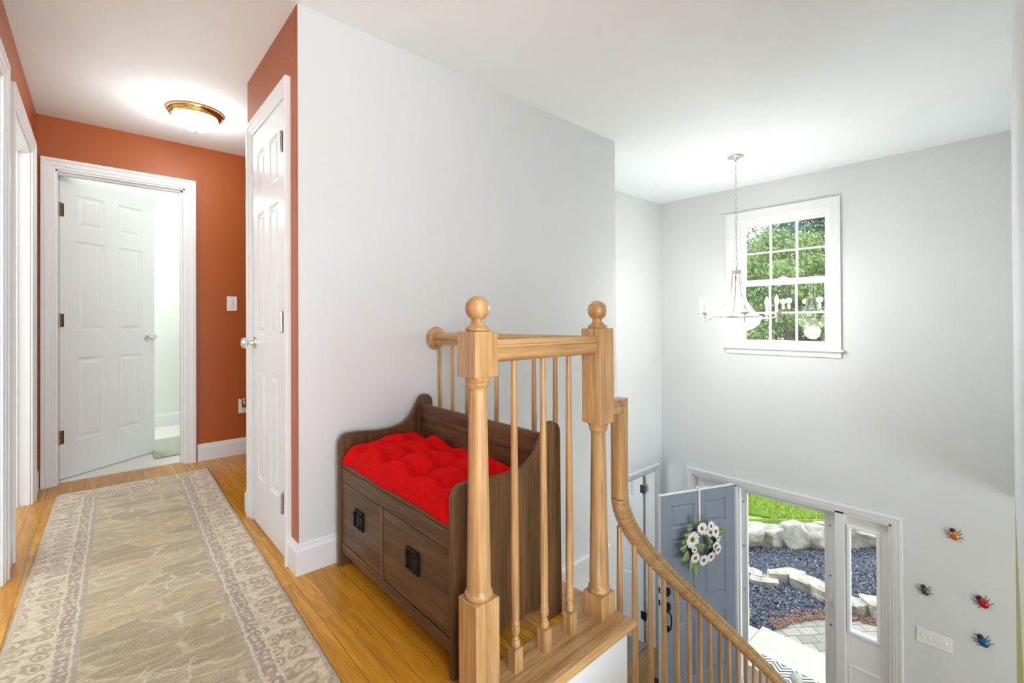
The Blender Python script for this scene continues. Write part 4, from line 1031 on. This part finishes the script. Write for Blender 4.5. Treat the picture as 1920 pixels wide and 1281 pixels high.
# mulch chips
mul, nt, b = newmat('dark_blue_mulch'); gi = N(nt, 'ShaderNodeNewGeometry')
nt.links.new(ramp(nt, gi.outputs['Random Per Island'], [(0.0, (0.010, 0.013, 0.022)), (0.5, (0.028, 0.034, 0.052)), (0.82, (0.07, 0.085, 0.115)), (0.95, (0.15, 0.165, 0.20)), (1.0, (0.12, 0.07, 0.04))]), b.inputs['Base Color']); b.inputs['Roughness'].default_value = 0.6
def inside(x, y, poly):
    r = False; j = len(poly)-1
    for i in range(len(poly)):
        xi, yi = poly[i]; xj, yj = poly[j]
        if (yi > y) != (yj > y) and x < (xj-xi)*(y-yi)/(yj-yi)+xi: r = not r
        j = i
    return r
def lawn_line(x, y): return (x-8.55)+(y-3.1)   # >0 beyond the boulders
rnd = random.Random(3)
def chips(bm, n, region, size, zf):
    c = 0
    while c < n:
        x, y = region(); 
        if x is None: continue
        L, Wd, T = size*rnd.uniform(0.6, 1.5), size*rnd.uniform(0.2, 0.45), size*rnd.uniform(0.08, 0.16)
        m4 = Matrix.Translation((x, y, zf(x, y))) @ Matrix.Rotation(rnd.uniform(0, 6.3), 4, 'Z') @ Matrix.Rotation(rnd.uniform(-0.7, 0.7), 4, 'Y') @ Matrix.Rotation(rnd.uniform(-0.6, 0.6), 4, 'X')
        # four-sided sliver
        vs = [bm.verts.new(m4 @ Vector(p)) for p in ((-L/2, 0, 0), (0, -Wd/2, 0), (L/2, 0, 0), (0, Wd/2, 0), (0, 0, T))]
        for f in ((0, 1, 4), (1, 2, 4), (2, 3, 4), (3, 0, 4)): bm.faces.new([vs[q] for q in f])
        c += 1
    return bm
def reg():
    x, y = rnd.uniform(6.0, 10.2), rnd.uniform(0.2, 4.6)
    if x < 6.2 and y < 2.42: return None, None
    if lawn_line(x, y) > 0.25 or inside(x, y, arcp): return None, None
    if y < 0.10*x: return None, None
    return x, y
bm = chips(BM(), 17000, reg, 0.06, lambda x, y: ZG-0.01+rnd.uniform(0, 0.035))
o = obj('mulch_bed', bm, mul); o['kind'] = 'stuff'; tag(o, 'dark blue-black mulch chips covering the bed outside the door', 'mulch')
rust = plain('rusty_bark', (0.17, 0.085, 0.045), 0.9, 0, 0.3, 20)
def reg2():
    i = rnd.randrange(1, 8); t = rnd.random(); (x0, y0), (x1, y1) = arcp[i], arcp[i+1]
    d = abs(rnd.gauss(0, 0.09)); x = x0+(x1-x0)*t; y = y0+(y1-y0)*t; nx_, ny_ = (y0-y1), (x1-x0); l_ = math.hypot(nx_, ny_)
    return x-abs(nx_)/l_*0+d*abs(nx_)/l_-0.04, y+d*abs(ny_)/l_-0.03
bm = chips(BM(), 1100, reg2, 0.045, lambda x, y: ZG+0.012+rnd.uniform(0, 0.02))
o = obj('bark_litter', bm, rust); o['kind'] = 'stuff'; tag(o, 'rusty brown bark litter along the curved edge of the pavers', 'bark')
# stones
stone_m, nt, b = newmat('sandstone'); vv = coords(nt); nz = noise(nt, vv, 5, 5, 0.6)
nt.links.new(ramp(nt, nz, [(0.3, (0.12, 0.105, 0.075)), (0.5, (0.24, 0.215, 0.165)), (0.7, (0.34, 0.31, 0.25))]), b.inputs['Base Color']); b.inputs['Roughness'].default_value = 0.9; bump(nt, b, noise(nt, vv, 18, 5, 0.65), 0.6, 0.03)
def rock(bm, c, s, seed, flat=1.0, rz=0.0, subdiv=3):
    rn = random.Random(seed)
    r = bmesh.ops.create_icosphere(bm, subdivisions=subdiv, radius=1.0); ph = [rn.uniform(0, 6) for _ in range(8)]
    planes = [(Vector((rn.uniform(-1, 1), rn.uniform(-1, 1), rn.uniform(-0.6, 1))).normalized(), rn.uniform(0.62, 0.9)) for _ in range(12)]
    planes.append((Vector((rn.uniform(-.1, .1), rn.uniform(-.1, .1), 1)).normalized(), 0.62))
    if flat != 1: planes = [(Vector((a*1.0+rn.uniform(-.3, .3), b_+rn.uniform(-.3, .3), rn.uniform(-.15, .2))).normalized(), rn.uniform(0.5, 0.66)) for a, b_ in ((1, 0), (-1, 0), (0, 1), (0, -1), (.7, .7), (-.7, -.7))] + [(Vector((rn.uniform(-.12, .12), rn.uniform(-.12, .12), 1)).normalized(), 0.45)]
    Rz = Matrix.Rotation(rz, 3, 'Z')
    for v in r['verts']:
        p = v.co.copy()
        for n_, d_ in planes:
            q = p.dot(n_)
            if q > d_: p -= n_*(q-d_)
        p *= 1+0.04*math.sin(5*p.x+ph[0])*math.sin(6*p.y+ph[1])+0.02*math.sin(13*p.z+ph[2]+7*p.x)
        p = Vector((p.x*s[0], p.y*s[1], p.z*s[2])); v.co = Rz @ p
    return bm
def put_rock(name, c, s, seed, rz, label, cat, group):
    if name == 'edging_stone': s = (s[0]*1.35, s[1]*1.4, s[2]*1.5)
    o = obj(name, rock(BM(), c, s, seed, 2 if name == 'edging_stone' else 1, rz, 4), stone_m, smooth='auto'); o.location = c; return tag(o, label, cat, group)
st_list = [((7.42, 2.80), (0.16, 0.12, 0.10), 'small square edging stone at the far left of the curved row, beside the door frame'),
           ((7.36, 2.60), (0.24, 0.13, 0.08), 'low flat edging stone lying forward of the row in the mulch'),
           ((7.66, 2.45), (0.30, 0.15, 0.14), 'longest pale edging stone in the middle of the mulch'),
           ((7.66, 2.13), (0.22, 0.15, 0.15), 'blocky edging stone between the longest one and the right end of the doorway'),
           ((7.66, 1.88), (0.24, 0.18, 0.15), 'pale flat-topped edging stone at the right end of the doorway view'),
           ((7.60, 1.52), (0.20, 0.15, 0.13), 'edging stone at the left of the sidelight view'),
           ((7.72, 1.28), (0.26, 0.19, 0.17), 'angular grey edging stone at the right of the sidelight view')]
for i, (p, s, lab) in enumerate(st_list):
    put_rock('edging_stone', (p[0], p[1], ZG+s[2]*0.25), s, 20+i, -1.2+0.3*(i % 3), lab, 'stone', 'edging stones in the mulch bed')
bl = ['cream boulder at the far left of the stone bank below the lawn', 'tall cream boulder near the left of the stone bank', 'long cream boulder in the middle of the stone bank', 'low cream boulder right of the middle of the stone bank', 'bright rounded boulder at the right of the doorway view below the lawn', 'large boulder in the top of the sidelight view', 'boulder at the right end of the stone bank', 'small boulder furthest right on the stone bank']
for i in range(8):
    t = i*0.40-0.55; x = 8.15+t*0.72; y = 3.42-t*0.72
    put_rock('boulder', (x+0.12, y+0.10, ZG+0.16), ((0.44, 0.36, 0.52, 0.40)[i % 4], 0.30, (0.30, 0.36, 0.26, 0.23, 0.33, 0.28, 0.30, 0.25)[i]), 60+i, -0.78+0.35*math.sin(i*2), bl[i], 'boulder', 'boulders of the stone bank')
# lawn
gr, nt, b = newmat('lawn_green'); vv = coords(nt); nz = noise(nt, vv, 9, 4, 0.6)
nt.links.new(ramp(nt, nz, [(0.3, (0.15, 0.25, 0.015)), (0.7, (0.30, 0.40, 0.03))]), b.inputs['Base Color']); b.inputs['Roughness'].default_value = 0.8
ZL = -2.48
bm = BM(); rr_ = [(8.35+q, 3.55-q) for q in (-6, 8)]
prism(bm, [(2.6+0, 9.3), (8.3, 3.6), (9.9, 2.0), (13.6, -1.7), (36, -24), (38, 30), (6, 30)], 'z', ZG-0.2, ZL)
struct('lawn_ground', bm, plain('lawn_soil', (0.13, 0.21, 0.015), 0.9, 0, 0.3, 20))
bm = BM()
for _ in range(42000):
    t = rnd.random()**1.7; d = 8.4+t*8; ang = rnd.uniform(math.radians(11), math.radians(25.5)); x, y = d*1.12*math.cos(ang), d*1.12*math.sin(ang)
    if x+y < 11.95: continue
    h = rnd.uniform(0.03, 0.07); a = rnd.uniform(0, 6.28); s = 0.008+0.001*d
    dx_, dy_ = math.cos(a)*s, math.sin(a)*s; lx, ly = rnd.uniform(-.03, .03), rnd.uniform(-.03, .03)
    bm.faces.new([bm.verts.new(q) for q in ((x-dx_, y-dy_, ZL), (x+dx_, y+dy_, ZL), (x+lx, y+ly, ZL+h))])
o = obj('lawn_grass', bm, gr); o['kind'] = 'stuff'; tag(o, 'bright green sunlit lawn beyond the boulders', 'grass')
# foliage
def foliage_mat(name, a, c, d):
    m, nt, b = newmat(name); gi = N(nt, 'ShaderNodeNewGeometry')
    big = noise(nt, coords(nt), 0.7, 3); f = math_(nt, 'ADD', math_(nt, 'MULTIPLY', gi.outputs['Random Per Island'], 0.5), math_(nt, 'MULTIPLY', big, 0.6))
    nt.links.new(ramp(nt, f, [(0.25, a), (0.55, c), (0.85, d)]), b.inputs['Base Color']); b.inputs['Roughness'].default_value = 0.6
    tr = N(nt, 'ShaderNodeBsdfTranslucent'); tr.inputs[0].default_value = rgb(tuple(min(1, x*1.3) for x in d))
    ms = N(nt, 'ShaderNodeMixShader'); ms.inputs[0].default_value = 0.3; nt.links.new(b.outputs[0], ms.inputs[1]); nt.links.new(tr.outputs[0], ms.inputs[2])
    nt.links.new(ms.outputs[0], nt.nodes['Material Output'].inputs[0]); return m
bark = plain('tree_bark', (0.10, 0.075, 0.05), 0.9, 0, 0.4, 12)
def tree(label, x, y, H, R, m, seed, clumps=95, per=210, ls=0.13):
    rn = random.Random(seed); t = thing('tree', label, 'tree', (x, y, ZL), (0, 0, 0), 'trees seen through the upper window')
    bm = tube(BM(), [(0, 0, 0), (0.1, 0.05, H*0.3), (-0.05, 0.1, H*0.6), (0, 0, H*0.9)], [0.16, 0.12, 0.08, 0.03], 10)
    for k2 in range(9):
        a = rn.uniform(0, 6.28); z0 = H*rn.uniform(0.2, 0.7); L = R*rn.uniform(0.6, 0.9)
        tube(bm, [(0, 0, z0), (L*0.5*math.cos(a), L*0.5*math.sin(a), z0+L*0.2), (L*math.cos(a), L*math.sin(a), z0+L*0.35)], [0.05, 0.035, 0.015], 6)
    obj('trunk', bm, bark, t, smooth=True)
    bm = BM()
    for c_ in range(clumps):
        zz = rn.uniform(0.1, 1.0); rr = R*math.sqrt(max(0.05, 1-(zz-0.45)**2/0.36)); a = rn.uniform(0, 6.28); q = rr*rn.uniform(0.35, 1.0)
        cx_, cy_, cz_ = q*math.cos(a), q*math.sin(a), H*zz; cs = R*rn.uniform(0.22, 0.38)
        for _ in range(per):
            v = Vector((rn.gauss(0, 1), rn.gauss(0, 1), rn.gauss(0, 1))).normalized()*cs*rn.uniform(0.55, 1.05); v.z *= 0.62
            p = Vector((cx_, cy_, cz_))+v; n_ = (v.normalized()+Vector((rn.uniform(-.7, .7), rn.uniform(-.7, .7), rn.uniform(-.2, .9)))).normalized()
            u_ = n_.orthogonal().normalized(); w__ = n_.cross(u_); s = ls*rn.uniform(0.5, 1.1); a2 = rn.uniform(0, 6.28)
            u2 = u_*math.cos(a2)+w__*math.sin(a2); w2 = n_.cross(u2)
            bm.faces.new([bm.verts.new(p+q_) for q_ in (-u2*s*0.5, w2*s*0.28, u2*s*0.5, -w2*s*0.28)])
    obj('foliage', bm, m, t)
fa = foliage_mat('yellow_green_foliage', (0.03, 0.075, 0.018), (0.09, 0.16, 0.033), (0.20, 0.26, 0.07))
fb = foliage_mat('blue_green_foliage', (0.015, 0.045, 0.035), (0.045, 0.10, 0.075), (0.11, 0.18, 0.10))
tree('bushy yellow-green tree filling the right side of the upper window', 14.5, 4.35, 5.9, 1.75, fa, 1)
tree('leafy green tree at the left side of the upper window', 15.2, 5.75, 5.6, 1.7, fa, 2)
tree('tall blue-green tree rising behind the two nearer trees', 18.8, 6.2, 8.8, 2.6, fb, 3, 110, 200, 0.18)
tree('dark tree behind the right edge of the upper window', 18.5, 3.7, 8.2, 2.4, fb, 4, 110, 200, 0.18)
# shrub by the porch
t = thing('shrub', 'small bright green shrub at the corner of the porch', 'shrub', (6.30, 2.52, ZG))
bm = BM(); rn = random.Random(9)
for _ in range(1400):
    v = Vector((rn.gauss(0, 1), rn.gauss(0, 1), abs(rn.gauss(0, 1)))).normalized()*rn.uniform(0.5, 1); p = Vector((v.x*0.11, v.y*0.13, 0.03+v.z*0.26))
    n_ = (v+Vector((rn.uniform(-.5, .5),)*3)).normalized(); u_ = n_.orthogonal().normalized(); w__ = n_.cross(u_); s = 0.035
    bm.faces.new([bm.verts.new(p+q_) for q_ in (-u_*s*0.5, w__*s*0.3, u_*s*0.5, -w__*s*0.3)])
obj('foliage', bm, foliage_mat('shrub_green', (0.12, 0.30, 0.03), (0.22, 0.45, 0.05), (0.4, 0.6, 0.1)), t)
obj('stem', tube(BM(), [(0, 0, 0), (0.01, 0, 0.12)], 0.008, 6), bark, t)
# doormat
dm, nt, b = newmat('chevron_doormat'); tcn = N(nt, 'ShaderNodeTexCoord'); sx = N(nt, 'ShaderNodeSeparateXYZ'); nt.links.new(tcn.outputs['Object'], sx.inputs[0])
P_ = 0.20
fy = math_(nt, 'FRACT', math_(nt, 'DIVIDE', sx.outputs[1], P_)); tri = math_(nt, 'ABSOLUTE', math_(nt, 'SUBTRACT', fy, 0.5))
u_ = math_(nt, 'ADD', sx.outputs[0], math_(nt, 'MULTIPLY', tri, P_*1.0))
ln = math_(nt, 'FRACT', math_(nt, 'DIVIDE', u_, 0.056)); lm = math_(nt, 'LESS_THAN', ln, 0.38)
ed = math_(nt, 'LESS_THAN', tri, 0.03); ed2 = math_(nt, 'GREATER_THAN', tri, 0.47); lm = math_(nt, 'MAXIMUM', lm, math_(nt, 'MULTIPLY', math_(nt, 'MAXIMUM', ed, ed2), 0.0))
nt.links.new(mix(nt, lm, (0.26, 0.25, 0.235), (0.012, 0.012, 0.014)), b.inputs['Base Color']); b.inputs['Roughness'].default_value = 0.95
o = obj('doormat', box(BM(), -0.27, 0.27, -0.46, 0.46, 0.0, 0.008), dm); o.location = (5.35, 1.59, ZP+0.001); tag(o, 'black and white zigzag doormat on the porch outside the glass door', 'doormat')
